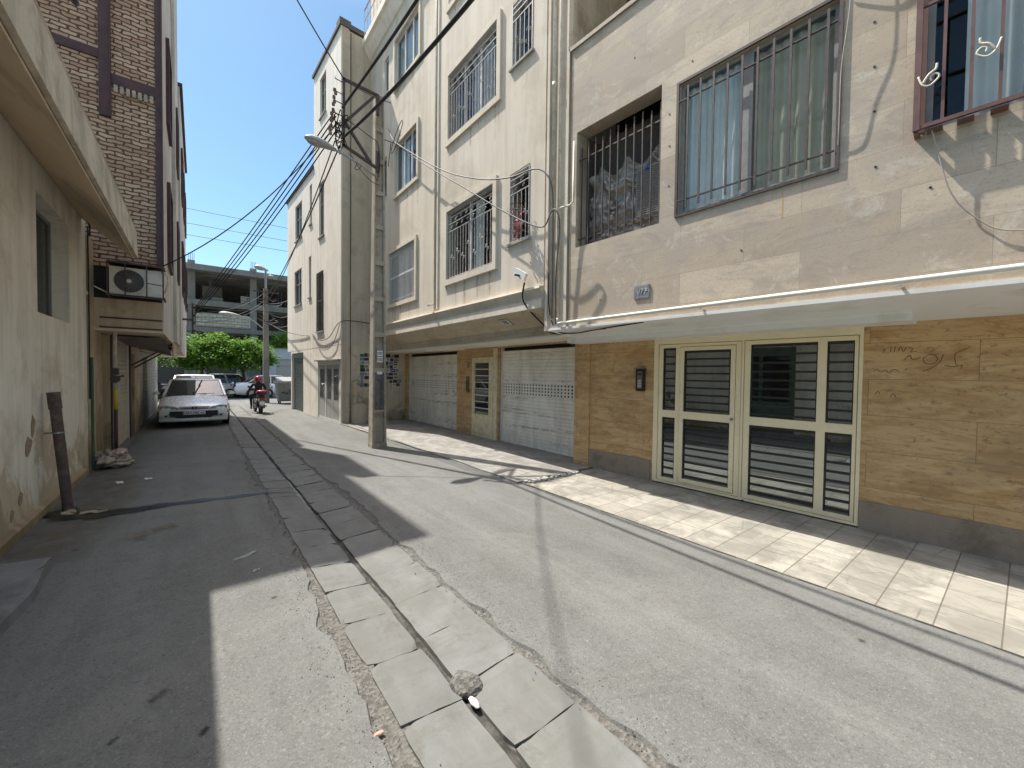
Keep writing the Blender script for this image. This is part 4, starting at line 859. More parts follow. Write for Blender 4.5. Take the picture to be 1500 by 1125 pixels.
# pasted notices on the side wall
q = random.Random(21)
cols = [simple('notice_ink_blue', (.05,.07,.22), .8, .2, var=.5, scale=60), simple('notice_dark', (.05,.05,.06), .8, .2, var=.6, scale=70), simple('notice_pale', (.42,.42,.40), .8, .2, var=.3, scale=50), simple('notice_green', (.06,.12,.06), .8, .2, var=.4, scale=60), M['plate']]
spots = []
for r_ in range(9):
    y = .72
    while y < 2.05:
        w_ = q.uniform(.10, .20); h_ = q.uniform(.085, .122)
        if q.random() < .93 and not (r_ < 2 and 1.0 < y < 1.5): spots.append((y-.1, 1.22+r_*.125, w_, h_, r_))
        y += w_+q.uniform(.005, .03)
ORD = ['first','second','third','fourth','fifth','sixth','seventh','eighth','ninth','tenth','eleventh','twelfth']; cnt_ = {}
for (y, z, w_, h_, r_) in spots:
    cnt_[r_] = cnt_.get(r_, -1)+1
    Mx = Matrix.Translation((7.3275, y, z)) @ Matrix.Rotation(q.uniform(-.05, .05), 4, 'X'); k = q.choice([0,0,1,1,1,2,2,3,4])
    o = MB().box(0, .003, 0, w_, 0, h_, Mx).build('pasted_notice', cols[k])
    o.location = fb.location; o.rotation_euler = fb.rotation_euler
    tag(o, ['ink-blue','dark printed','pale paper','dark green','white'][k]+' notice on the side wall, '+ORD[cnt_[r_]]+' from the left in the '+ORD[r_]+' row up', 'notice', 'pasted notices on the side wall')
    if k in (2, 4):
        MB().box(.003, .0042, w_*.12, w_*.88, h_*.3, h_*.5, Mx).box(.003, .0042, w_*.2, w_*.8, h_*.62, h_*.78, Mx).build('print', M['ink'], o)
    elif k == 0: MB().box(.003, .0042, w_*.15, w_*.85, h_*.4, h_*.6, Mx).build('print', M['plate'], o)

# ================================================================== LEFT LOW HOUSE
lb = root('low_house', (-1.45, 0, 0), R(90), 'single-storey cream house with a stained wall and heavy projecting concrete cornice', 'building')
LW = (7.02, 8.50, 2.35, 3.74)
b = MB(); b.wall(-6, 9.6, 0, 4.18, 0, .25, [LW, (3.2,4.9,.12,2.55)]); b.build('street_wall', M['left_wall'], lb)
b = MB(); b.prism([(-.05,0),(-.055,.10),(-.03,.13),(-.001,.14),(-.001,0)], 5.05, 9.3, 'yz'); b.build('base_kerb', M['left_wall2'], lb)
b = MB(); b.prism([(-.66, 3.585), (-.645, 4.02), (-.62, 4.05), (.3, 4.3), (.3, 4.19), (-.001, 4.12), (-.62, 3.585)], -6, 9.32, 'yz'); b.build('cornice', M['fascia'], lb)
b = MB(); b.prism([(-.618, 3.575), (-.002, 4.11), (-.002, 4.09), (-.615, 3.555)], -6, 9.30, 'yz'); b.build('soffit', M['soffit_old'], lb)
b = MB(); b.tube([(-6, -.60, 4.09), (9.3, -.60, 4.09)], .035, 8); b.build('cornice_moulding', M['fascia'], lb, smooth=True)
q = random.Random(4); b = MB()
for k in range(64):
    x = 2+k*.115; b.cbox((x, -.28+q.uniform(-.04,.04), 4.30+q.uniform(-.02,.03)), (.12, .25, .07+q.random()*.06), rot=Matrix.Rotation(q.uniform(-.2,.2), 4, 'Z') @ Matrix.Rotation(.25+q.uniform(-.1,.1), 4, 'X'))
b.build('eave_rubble', M['fascia'], lb, bevel=.01)
b = MB(); b.box(-6, 9.58, .3, 6, 4.15, 4.3); b.build('roof', M['roofing'], lb)
b = MB(); b.box(-6, 9.58, .55, 6, 0, 4.14); b.build('inner_wall', M['dark_room'], lb)
MB().box(9.4, 9.6, .26, 6, 0, 4.14).build('end_wall', M['left_wall2'], lb)
window(lb, *LW, 0, M['frame_grey'], (.5,), depth=.17, grille=None, label='recessed grey window of the low house')
b = MB(); b.wall(3.2, 4.9, .12, 2.55, .05, .05, [(3.35,4.0,1.0,2.3),(4.1,4.75,1.0,2.3)]); d = b.build('metal_door', M['green_door'], lb)
b = MB(); b.box(3.35,4.0,.08,.085,1.0,2.3).box(4.1,4.75,.08,.085,1.0,2.3); b.build('pane', M['cglass'], d)
b = MB()
for k in range(6): b.box(3.3,4.8,.03,.045,1.05+k*.22,1.07+k*.22)
b.build('bars', M['black'], d)
# peeled patches as thin relief
for (cx, cz, sx_, sz_) in ((6.62,.86,.11,.10),(6.78,1.06,.07,.12),(6.35,.36,.06,.07),(6.1,.25,.05,.06)):
    bm = bmesh.new(); n = 22; vs = [bm.verts.new((cx+sx_*math.cos(t*6.283/n)*(1+.25*math.sin(t*6.283/n*2)+.12*math.sin(t*6.283/n*5)), -.003, cz+sz_*math.sin(t*6.283/n)*(1+.2*math.cos(t*6.283/n*3)))) for t in range(n)]
    bm.faces.new(vs); me = bpy.data.meshes.new('peeled_patch'); bm.to_mesh(me); bm.free(); me.materials.append(simple('bare_render_patch', (.34,.27,.19), .95, .1, var=.3, scale=30, bump=.5)); o = link(bpy.data.objects.new('peeled_patch', me)); o.parent = lb
b = MB(); b.tube(smooth_pts([(4.0,-.20,3.98),(5.2,-.14,4.03),(6.1,-.13,4.0),(6.9,-.12,4.02),(7.6,-.13,4.01),(8.4,-.10,4.05),(9.2,-.1,4.0),(9.55,-.05,3.9)]), .012, 5).tube(smooth_pts([(9.58,-.03,4.05),(9.60,-.03,3),(9.6,-.03,1.2)]), .010, 5); b.build('wall_cable', M['cable'], lb)
o = MB().tube(smooth_pts([(-.72,4.4,4.5),(-.66,4.15,4.25),(-.66,3.75,4.22),(-.70,3.4,4.5),(-.72,3.1,4.9)],6), .022, 7).build('cable_loop', M['cable'], smooth=True); tag(o, 'thick dark cable looping off the cornice at the top left', 'cable')

# step slab, clay pipe, sack
b = MB(); b.loft([[(-1.44,y,.0),(-1.44,y,.12+.01*math.sin(y*5)),(-1.2,y,.11+.012*math.sin(y*7)),(-1.01+.012*math.sin(y*9),y,.095+.012*math.sin(y*11)),(-.985+.02*math.sin(y*6),y,.07),(-.97+.02*math.sin(y*6),y,.0)] for y in frange(2.4,5.1,16)])
o = b.build('door_step', M['step'], bevel=.012); tag(o, 'low worn stone step in front of the low house at the left edge', 'step')
dpr = root('clay_pipe', (-1.27, 7.06, 0), 0, 'brown clay drain pipe stub leaning against the stained wall', 'pipe')
bt, tp = Vector((.03, 0, 0)), Vector((-.085, .05, 1.42))
bm_ = MB(); bm_.tube([bt, tp], .048, 18, cap=False, r2=.05).tube([tp, bt], .038, 18, cap=False); bm_.build('pipe', M['pipe_brown'], dpr, smooth=True)
bm_ = MB(); t1 = bt.lerp(tp, .86); t2 = bt.lerp(tp, 1.0); bm_.tube([t1, t2], .058, 18, cap=True); bm_.build('socket', M['pipe_brown'], dpr)
bm_ = MB(); c = bt.lerp(tp, .66); bm_.tube([c-(tp-bt)*.006, c+(tp-bt)*.006], .056, 18); bm_.bar(c, c+Vector((-.12, .02, 0)), .02); bm_.build('clamp', M['alu'], dpr)
sk = root('rubble_sack', (-1.22, 9.95, 0), 0, 'dusty sack of rubble with a pale pink rag lying against the left wall', 'sack')
o = lump('sack', (0, 0, .11), (.20, .30, .15), M['sack'], 5, 5, .75); o.parent = sk
o = lump('cloth', (.08, -.22, .07), (.17, .15, .08), M['sack'], 15, 5, .9); o.parent = sk
o = lump('rag', (.10, -.05, .22), (.09, .14, .055), M['rag'], 6, 4, .8); o.parent = sk
q = random.Random(77)
for i, (x, y, a) in enumerate([(-.93,8.3,.3),(-.62,8.35,1.2),(.33,4.35,.5),(-1.2,6.85,.2),(-.98,6.75,1.5),(.38,3.98,2)]):
    Mx = Matrix.Translation((x, y, .012)) @ Matrix.Rotation(a, 4, 'Z') @ Matrix.Rotation(.1, 4, 'X')
    w_, l_ = ((.035,.05),(.03,.045),(.10,.008),(.06,.10),(.05,.11),(.006,.03))[i]
    names = [('litter_scrap','white scrap of litter nearest the rubble sack'),('litter_scrap','white litter scrap on the dusty road left of the car'),('litter_stick','thin white stick lying on the shaded asphalt'),('litter_scrap','crumpled pale litter under the clay pipe'),('litter_scrap','flattened brown-white litter at the start of the wet trail'),('litter_scrap','tiny white bit near the shadow corner')][i]
    bmx = bmesh.new(); bmesh.ops.create_grid(bmx, x_segments=5, y_segments=5, size=1)
    for v in bmx.verts: v.co = Mx @ Vector((v.co.x*w_, v.co.y*l_, .01*math.sin(v.co.x*3+v.co.y*4+i)))
    r_ = bmesh.ops.extrude_face_region(bmx, geom=bmx.faces[:]); bmesh.ops.translate(bmx, verts=[g for g in r_['geom'] if isinstance(g, bmesh.types.BMVert)], vec=(0,0,.003))
    me = bpy.data.meshes.new('litter'); bmx.to_mesh(me); bmx.free(); me.materials.append(M['litter'] if i not in (3,4) else M['card']); o = link(bpy.data.objects.new(names[0], me)); tag(o, names[1], 'litter')

# ================================================================== LEFT: BRICK-SIDED BLOCK AND ITS NEIGHBOUR
ab = root('brick_sided_block', (-1.45, 0, 0), R(90), 'tall block with a bare tan brick end wall framed by red-brown steel', 'building')
b = MB(); b.box(10.0, 10.25, -.93, 7, 3.5, 11.15); b.build('brick_end_wall', M['brick'], ab)
MB().box(10.02, 10.25, -.92, 7, 2.9, 3.5).build('black_band', M['ink'], ab)  # near-black strip across the end wall, behind the air conditioner
b = MB(); b.box(10.0, 10.25, -.93, 7, 2.43, 2.95); b.build('plastered_band', M['left_wall2'], ab)
st_ = [(-.95,-.86), (-.28,-.13), (.62,.74)]
b = MB()
for (a, c) in st_: b.box(9.955, 9.998, a, c, 3.5 if a < -.5 else 6.1, 10.86)
for (a, c) in st_: b.box(9.93, 9.954, a-.012 if a < -.5 else a, a+.012, 3.5 if a < -.5 else 6.1, 10.86)
b.build('steel_column', M['steel_red'], ab)
b = MB(); b.box(9.96, 9.997, -.858, -.282, 6.68, 6.86).box(9.96, 9.997, -.128, .618, 7.05, 7.2).box(9.96, 9.997, .742, 4, 7.3, 7.45).box(9.96, 9.997, -.858, .6, 9.7, 9.85); b.build('steel_beam', M['steel_red'], ab)
q = random.Random(9); b = MB()
for k in range(7): b.box(9.955, 9.999, -.835+k*.078, -.785+k*.078, 6.55+q.uniform(-.01,.01), 6.675)
b.build('upright_bricks', M['sack'], ab, bevel=.008)
b = MB(); b.wall(10.26, 13.7, 2.43, 11.15, -.95, .25, [(11.4,12.4,4.0,5.6),(11.4,12.4,7.0,8.6)]); b.wall(13.705, 15.7, 2.43, 12.9, -1.02, .3, [(14.2,15.0,4.2,5.6),(14.2,15.0,7.2,8.6)]); b.box(10.0, 10.255, -.95, -.931, 2.43, 11.15); b.build('street_wall', M['side_white'], ab)
b = MB(); b.box(10.26, 15.7, -.55, 7, 2.46, 10.85).box(13.705, 15.69, -.5, 7, 10.86, 12.85).box(9.62, 15.7, .35, 7, 0, 2.42); b.build('inner_wall', M['dark_room'], ab)
b = MB(); b.box(9.98, 15.7, -.95, -.005, 2.38, 2.428).box(9.98, 13.7, -.97, 7, 10.86, 10.96); b.build('floor_slab', M['soffit_old'], ab)
for v in ((11.4,12.4,4.0,5.6),(11.4,12.4,7.0,8.6)): window(ab, *v, -.95, M['frame_grey'], (.5,), surround=.08, sh=.06, sm=M['steel_red'])
for v in ((14.2,15.0,4.2,5.6),(14.2,15.0,7.2,8.6)): window(ab, *v, -1.02, M['frame_grey'], (.5,), surround=.08, sh=.04, sm=M['steel_red'])
b = MB(); b.box(9.62, 10.80, -.03, .25, 0, 3.9); b.build('tan_pier', M['left_wall2'], ab)
b = MB(); b.wall(10.81, 15.7, 0, 2.376, -.12, .3, [(11.0,13.2,-.1,2.3),(13.75,14.6,-.1,2.1)]); b.build('ground_wall', M['left_wall2'], ab)
shutter(ab, 11.05, 13.15, 2.25, -.10, simple('tan_shutter_paint', (.50,.45,.36), .6, .3, var=.1, scale=3, dirt=(.3,.24,.17), dsc=2), band=(9, 9), pitch=.09, label='tan roller shutter behind the gas riser')
b = MB(); b.wall(13.78, 14.57, .02, 2.07, .02, .05, [(13.9,14.45,.9,1.9)]); d = b.build('front_door', simple('pale_green_door', (.40,.42,.36), .5, .4, dirt=(.25,.2,.14)), ab); MB().box(13.9, 14.45, .04, .045, .9, 1.9).build('pane', M['cglass'], d)
b = MB(); b.prism([(-.25,.0),(-.25,.07),(.1,.07),(.1,0)], 10.9, 13.2, 'yz'); b.build('threshold', M['step'], ab, bevel=.01)
b = MB(); b.bar((13.25,-.12,1.75), (13.9,-.95,2.4), .03); b.bar((14.6,-.12,1.75), (15.2,-.95,2.4), .03); b.build('bracket', M['steel_red'], ab)
gs = root('gas_riser', (-1.21, 10.42, 0), 0, 'rusty gas riser pipe with a yellow band beside the tan shutter', 'pipe')
MB().tube([(0,0,0),(0,0,.95)], .028, 8).build('lower_pipe', M['steel_red'], gs, smooth=True)
MB().tube([(0,0,.95),(0,0,1.32)], .03, 8).build('yellow_band', M['pipe_yellow'], gs, smooth=True)
MB().tube([(0,0,1.32),(0,0,2.72),(0,-.02,2.80),(-.05,-.06,2.84),(-.24,-.3,2.86),(-.24,-1.0,2.98)], .028, 8).build('upper_pipe', M['pipe_cream'], gs, smooth=True)
b = MB(); b.disc((0,-.02,1.52), (0,1,0), .07, .08, 12); b.cbox((0,0,1.66), (.10,.09,.12)); b.tube([(0,0,1.55),(.10,-.02,1.58)], .015, 6); b.disc((.11,-.02,1.58),(1,0,0),.03,.01); b.build('regulator', M['iron'], gs, bevel=.004)
nb = root('neighbour_block', (-1.45, 0, 0), R(90), 'grey rendered block at the far end of the left row with a dark eave line', 'building')
hs = [(16.6,17.5,4.2,5.7),(18.6,19.5,4.2,5.7),(20.6,21.5,4.2,5.7),(16.6,17.5,7.2,8.6),(18.6,19.5,7.2,8.6),(20.6,21.5,7.2,8.6)]
b = MB(); b.wall(15.71, 22.3, 2.3, 10.1, -1.06, .25, hs); b.build('street_wall', M['side_white'], nb)
b = MB(); b.box(15.71, 22.3, -.6, 7, 2.33, 10.08).box(15.71, 22.8, .2, 7, 0, 2.3); b.build('inner_wall', M['dark_room'], nb)
b = MB(); b.box(15.71, 22.35, -1.13, 7, 10.1, 10.22); b.build('roof', M['steel_red'], nb)
b = MB(); b.box(15.71, 22.3, -1.05, -.1, 2.26, 2.3); b.build('floor_slab', M['soffit_old'], nb)
b = MB(); b.box(22.05, 22.3, -.8, 7, 2.3, 10.09); b.build('end_wall', M['side_white'], nb)
b = MB(); b.wall(15.71, 22.9, 0, 2.255, -.08, .25, [(17,18.5,-.1,2.1)]); b.build('ground_wall', M['side_tile'], nb)
MB().box(17, 18.5, .02, .04, 0, 2.1).build('front_door', M['lattice'], nb)
for v in hs: window(nb, *v, -1.06, M['frame_grey'], (.5,), surround=.07, sh=.05, sm=M['steel_red'])
b = MB(); b.bar((16.9,-1.06,3.35),(16.9,-1.35,3.35), .06); b.bar((16.9,-1.32,2.9),(16.9,-1.32,3.9), .05)
for k in range(4): b.disc((16.9,-1.36,3.0+k*.25),(0,0,1),.04,.06,8)
b.build('cable_bracket', M['iron'], nb)
b = MB(); b.box(9.975, 9.999, -.93, -.1, 2.60, 2.625); b.build('drip_line', M['steel_red'], ab)
b = MB(); b.box(9.96, 9.999, -.93, -.1, 2.43, 2.455); b.build('drip_line', M['steel_red'], ab)
b = MB(); b.loft([[(10.9, -.12, 2.36), (10.9, -.93, 2.33)], [(12.6, -.12, 2.30), (12.6, -.93, 2.14)], [(13.3, -.12, 2.28), (13.3, -.93, 2.05)]], closed=False, cap=False); b.build('awning_sheet', simple('old_awning_sheet', (.20,.17,.15), .7, .3, var=.3, scale=5), ab)
b = MB(); b.box(13.3, 15.6, -.97, -.94, 2.02, 2.42); b.build('shop_fascia', M['left_wall2'], ab)
b = MB(); b.tube([(10.86,-.135,0),(10.86,-.135,2.36)], .02, 6); b.build('conduit', M['iron'], ab); b = MB(); b.box(10.60, 10.80, -.10, -.035, 2.35, 2.75); b.build('meter_box', M['frame_grey'], ab); b = MB(); b.box(13.25, 13.45, -.17, -.121, 0, 2.3); b.build('rusty_jamb', M['steel_red'], ab); b = MB(); b.tube([(9.66,-.05,0),(9.66,-.05,1.9)], .018, 6); b.build('green_pipe', simple('green_pipe', (.06,.13,.08)), ab)
# air conditioner on the brick block
ac = root('air_conditioner', (-1.18, 9.62, 2.97), 0, 'cream air conditioner outdoor unit in a dark iron cage on the left wall', 'air conditioner')
ac.scale = (.92, 1, .92)
MB().box(.0, .72, 0, .30, .03, .53).build('casing', M['ac'], ac, bevel=.012)
b = MB()
for k in range(1, 8): b.tube([(.27+.2*k/7.*math.cos(t*6.283/28), -.012, .28+.2*k/7.*math.sin(t*6.283/28)) for t in range(28)], .003, 4, closed=True)
for k in range(24):
    a = k*6.283/24; b.tube([(.27+.03*math.cos(a), -.012, .28+.03*math.sin(a)), (.27+.2*math.cos(a+.5), -.012, .28+.2*math.sin(a+.5))], .003, 4)
b.build('fan_guard', M['frame_grey'], ac)
MB().disc((.27, -.003, .28), (0,1,0), .21, .008, 32).build('fan_opening', M['ac_dark'], ac)
b = MB(); 
for k in range(5):
    a0 = k*1.2566; b.loft([[(.27+.03*math.cos(a0), -.009, .28+.03*math.sin(a0)), (.27+.03*math.cos(a0+.6), -.008, .28+.03*math.sin(a0+.6))], [(.27+.17*math.cos(a0+.5), -.009, .28+.17*math.sin(a0+.5)), (.27+.17*math.cos(a0+1.2), -.008, .28+.17*math.sin(a0+1.2))]], closed=False, cap=False)
b.build('fan_blades', M['ac_dark'], ac)
MB().disc((.27,-.016,.28),(0,1,0),.035,.01,14).build('fan_hub', M['ac'], ac)
b = MB(); b.box(.52, .715, -.006, -.001, .08, .48).box(.54,.70,-.009,-.006,.43,.44); b.build('side_panel', M['ac'], ac)
b = MB()
for x in (-.02, .22, .52, .76): b.bar((x,-.05,-.0),(x,-.05,.62 if x in (.22,.52) else .56), .018)
for z in (-.0, .60): b.bar((-.03,-.05,z),(.78,-.05,z), .03)
b.bar((.52,-.05,.27),(.76,-.05,.25), .014); b.bar((-.03,-.05,0),(-.03,.36,0), .03); b.bar((.77,-.05,0),(.77,.36,0), .03); b.box(-.03, .78, -.06, .34, .60, .605)
b.build('cage', M['iron'], ac)
b = MB(); b.tube(smooth_pts([(.6,.1,.55),(.78,.05,.52),(.83,.02,.40),(.80,.05,.22),(.76,.2,.15)]), .016, 7); b.tube([(-.02,-.06,.02),(-.15,-.3,.08)], .01, 5); b.build('hose', M['pipe_cream'], ac, smooth=True)

# ================================================================== UTILITY POLE
pl = root('utility_pole', (3.22, 9.10, 0), 0, 'tall square-ribbed concrete utility pole carrying the street lamp, standing on the road edge', 'pole')
HP = 7.85
def Hring(z):
    k = 1-z/HP*.42; w, d, fl, wb = .165*k, .13*k, .045*k, .04*k
    P = [(-w,-d),(-w+fl,-d),(-w+fl+.012,-wb),(w-fl-.012,-wb),(w-fl,-d),(w,-d),(w,d),(w-fl,d),(w-fl-.012,wb),(-w+fl+.012,wb),(-w+fl,d),(-w,d)]
    return [(x, y, z) for x, y in P]
b = MB(); b.loft([Hring(z) for z in frange(0, HP, 26)])
for z in (.85, 1.75, 2.55, 3.35, 4.15, 4.95, 5.7, 6.4, 7.1, 7.8):
    k = 1-z/HP*.42; b.box(-.125*k, .125*k, -.118*k, .118*k, z-.05, z+.05)
b.box(-.17, .17, -.135, .135, -.02, .10)
b.build('shaft', plaster('pole_concrete', (.36,.315,.245), (.44,.39,.31), (.20,.165,.12), 5, .6, .6, .6), pl, bevel=.004)
b = MB(); q = random.Random(8)
for k in range(60):
    zz = .9+q.random()*.72; xx = -.085+.17*q.random(); a = q.random()*3; s1 = q.uniform(.008,.03); yy = -.1195-.0002*k/6
    b.face([(xx+s1*math.cos(t)*q.uniform(.5,1.2)*.8, -.1185-.00004*k, zz+s1*1.6*math.sin(t)*q.uniform(.5,1.2)) for t in (0,1.05,2.1,3.14,4.2,5.2)])
b.box(-.118*.9, .118*.9, -.1182, -.04, .86, 1.70)
b.build('paint_patch', plaster('tarred_paint_patch', (.20,.19,.17), (.12,.115,.11), (.04,.04,.038), 7, .8, .5, .9), pl)
b = MB(); b.box(-.06, .07, -.126, -.119, 1.93, 2.05).box(-.06, .07, -.126, -.119, 2.07, 2.19).box(-.055,.06,-.126,-.119,1.66,1.72); s_ = b.build('stencilled_sticker', M['plate'], pl)
b = MB()
for zz in (1.945, 2.085):
    for k in range(4): b.box(-.05+k*.03, -.035+k*.03, -.1285, -.126, zz+.02, zz+.05); b.box(-.05+k*.03, -.03+k*.03, -.1285, -.126, zz+.06, zz+.075)
b.build('print', M['ink'], s_)
# bracket frame (towards the street, local x negative)
b = MB(); I = .05
b.bar((-.03,-.08,7.82), (-.80,-.08,7.86), I); b.bar((-.05,-.08,7.82), (-.05,-.08,7.40), .055); b.bar((-.03,-.08,6.22), (-.80,-.08,6.50), I); b.bar((-.05,-.08,6.15), (-.05,-.08,6.6), .055)
b.bar((-.77,-.08,6.45), (-.77,-.08,7.88), I); b.bar((-.74,-.08,6.98), (-.12,-.08,7.78), I); b.bar((-.74,-.08,6.98), (-.20,-.08,6.30), I)
b.build('bracket', M['iron'], pl)
b = MB()
for z in (7.75, 7.5, 7.3, 6.85, 6.7, 6.58, 6.5): b.tube([(-.77,-.12,z),(-.95,-.12,z+.02),(-.95,-.12,z+.05)], .01, 5)
b.build('insulator_pin', M['iron'], pl)
b = MB(); q = random.Random(33)
for k in range(12): z = 6.62+.085*k; x = -.93-.02*(k % 2)-.010*(11-k); b.disc((x,-.12+q.uniform(-.04,.04),z),(0,0,1),.032,.05,8)
b.build('insulator', M['porcelain'], pl)
b = MB(); q = random.Random(12)
for k in range(14):
    z0_ = q.uniform(6.5, 7.25); P = [(-.82+q.uniform(-.12,.06), -.1+q.uniform(-.12,.12), z0_), (-.80+q.uniform(-.2,.1), q.uniform(-.25,.1), z0_+q.uniform(-.2,.25)), (-.77+q.uniform(-.16,.12), q.uniform(-.2,.1), z0_+q.uniform(-.25,.25)), (-.78, -.1, z0_+q.uniform(-.1,.1))]
    b.tube(smooth_pts(P, 5), .010, 5)
b.tube(smooth_pts([(-.8,-.1,7.05),(-.5,-.12,6.95),(-.25,-.12,6.85),(-.06,-.12,6.75),(-.02,-.13,6.3),(-.06,-.13,6.0)]), .009, 5)
b.tube(smooth_pts([(-.62,-.12,6.3),(-.4,-.14,6.02),(-.2,-.14,5.88),(-.03,-.13,5.85)]), .007, 5); b.tube(smooth_pts([(-.5,-.12,6.18),(-.55,-.12,6.05),(-.45,-.12,6.08),(-.42,-.12,6.2)]), .007, 5)
b.build('cable_tangle', M['cable'], pl)
b = MB(); b.tube([(-.02,-.1,6.0), (-.5,-.12,6.20), (-1.0,-.12,6.33)], .024, 8); b.build('lamp_arm', M['lamp_grey'], pl, smooth=True)
def lamp_head(par, p, d, L_=.62, k=1.0):
    d = Vector(d).normalized(); side = d.cross(Vector((0,0,1))).normalized(); up = side.cross(d); P = Vector(p); rings = []
    for t, w, h0, h1 in ((0,.035,.03,.03),(.15,.06,.045,.05),(.35,.10,.05,.085),(.6,.125,.045,.10),(.82,.11,.04,.085),(.95,.06,.035,.05),(1,.02,.02,.02)):
        c = P+d*L_*t*k; rings.append([c+side*w*k*math.cos(a)+up*((h1 if math.sin(a) > 0 else h0)*k*math.sin(a)) for a in [i*6.283/14 for i in range(14)]])
    o = MB().loft(rings).build('lamp_housing', M['lamp_grey'], par, smooth=True)
    c = P+d*L_*.66*k-up*.035*k; rg = []
    for s_, dz in ((1, 0), (.85, -.03), (.45, -.05)):
        rg.append([c+d*.17*k*s_*math.cos(a)+side*.10*k*s_*math.sin(a)+up*dz*k for a in [i*6.283/14 for i in range(14)]])
    MB().loft(rg).build('lamp_glass', M['lamp_glass'], o, smooth=True); return o
lamp_head(pl, (-.93,-.12,6.31), (-1,0,.10), .60)

# ================================================================== CABLES
cl = MB()
def cable(label, pts, r_=.012, m='cable', name='overhead_cable', group=None, n=5):
    o = MB().tube(pts, r_, n).build(name, M[m], smooth=True); return tag(o, label, 'cable', group)
cable('thick overhead cable leaving the pole bracket highest toward the upper right', cat_pts((2.42,9.0,7.25), (2.36,-6,6.9), .45, 24), .024)
cable('thick twisted overhead cable leaving the bracket foot above the lamp arm', cat_pts((2.42,9.0,6.62), (2.20,-6,6.0), .75, 24), .028)
cable('thin cable running from the bracket top up to the left sky', cat_pts((2.45,9.02,7.86), (-.9,6.8,10.2), .12), .013)
cable('thin cable from the pole top to the bracket end', cat_pts((2.44,9.0,7.84), (3.3,8.6,7.5), .05), .008)
# bundle toward the left row
LB4 = ['topmost of the four black cables slanting down from the bracket to the left row','second from the top of the four black cables slanting to the left row','third from the top of the four black cables slanting to the left row','lowest of the four black cables slanting down to the left row']
for k in range(4):
    cable(LB4[k], cat_pts((2.27+.03*k, 9.02, 7.12-.09*k), (-.08, 16.9, 3.72-.07*k), .06+.05*k), .013)
cable('slack cable sagging from the bracket to the air conditioner corner', cat_pts((2.35,9.1,6.95), (-.5,9.9,3.62), .35), .011)
cable('cable dropping from the bracket foot toward the far pole, upper one', cat_pts((2.42,9.2,6.55), (2.85,25.1,5.6), .35), .016)
cable('cable dropping behind the lamp toward the far pole, lower one', cat_pts((2.32,9.2,6.6), (2.80,25.1,5.2), .5), .013)
cable('long cable on the left of the far pole reaching the left row', cat_pts((2.85,25.1,5.9), (-.08,16.9,3.6), .3), .010)
cable('middle cable from the far pole to the left row', cat_pts((2.85,25.1,5.5), (-.08,16.9,3.45), .35), .010)
cable('lowest cable from the far pole to the left row', cat_pts((2.85,25.1,5.3), (-.08,16.9,3.3), .3), .010)
cable('pale slack cable from the far pole to the corner house wall', cat_pts((2.95,25.1,4.3), (3.45,17.4,3.1), .15), .014, 'cable_grey')
for k, z in enumerate((11.6, 12.4, 13.4)):
    cable(['lowest','middle','highest'][k]+' of three thin power lines crossing the sky behind the street', cat_pts((-30,36,z-.3), (40,36,z+.3), .5, 20), .018, 'cable_grey')
cable('tan cable swooping across the cream facade to the window with pink flowers', smooth_pts([(4.5,11.9,8.95),(4.4,11.2,8.25),(4.36,10.01,7.42),(4.35,8.15,6.22),(4.35,6.75,5.52),(4.35,5.75,5.17),(4.38,5.19,5.1),(4.4,4.93,5.0),(4.42,4.75,4.77),(4.46,4.72,4.35),(4.50,4.75,2.6)]), .013, 'cable_grey')
cable('tan cable slanting across the cream facade below the swooping one', smooth_pts([(4.4,11.17,8.18),(4.36,9.19,6.79),(4.35,7.26,5.53),(4.35,6.05,4.73),(4.35,5.17,4.2),(4.38,4.85,4.07),(4.38,4.71,4.2),(4.38,4.63,4.27),(4.38,4.55,4.22),(4.40,4.50,3.97),(4.45,4.62,3.25),(4.5,4.66,2.5)]), .012, 'cable_grey')
b = MB(); b.tube([(4.38, 10.95+.42*math.cos(t*.45), 8.22+.16*math.sin(t*.45)-.25*math.cos(t*.45)) for t in range(14)], .010, 5, closed=True)
b.bar((4.32,12.2,8.75),(4.58,11.4,8.3),.02).bar((4.35,11.3,8.2),(4.58,12.1,7.95),.02); tag(b.build('cable_coil', M['cable']), 'coil of spare cable on a hook beside the farther facade window', 'cable')
cable('black cable hanging over the sloped soffit beside the number plaque', smooth_pts([(4.50,5.45,3.30),(4.50,5.5,3.05),(4.56,5.42,2.85),(4.75,5.2,2.55),(4.85,5.1,2.42),(4.9,4.75,2.40),(4.92,4.4,2.42),(4.8,3.9,2.40)]), .015)
cable('thin cable looping beneath the overhang onto the white soffit', smooth_pts([(4.52,4.86,3.4),(4.53,4.85,2.8),(4.70,4.85,2.44),(4.85,4.6,2.38),(4.75,4.0,2.39),(4.72,3.2,2.42)]), .010)
o = MB().cbox((0,0,0), (.34,.05,.13), rot=Matrix.Rotation(R(-28), 4, 'Y')).build('floodlight', M['frame_white'], bevel=.01); o.location = (4.46, 5.52, 3.45); o.rotation_euler = (0,0,R(90)); tag(o, 'pale floodlight fixed at the right end of the cream cornice', 'lamp')
MB().cbox((.0,.06,-.03), (.03,.12,.03)).build('mount', M['iron'], o)
fl = root('security_camera', (4.50, 8.98, 3.36), 0, 'small pale security camera at the foot of the cream facade pipe', 'camera')
MB().tube([(-.02,.05,0),(-.14,-.10,-.03)], .03, 10).build('housing', M['frame_white'], fl, smooth=True); MB().tube([(.1,.05,.03),(-.02,.05,.01)], .012, 6).build('mount', M['frame_white'], fl)
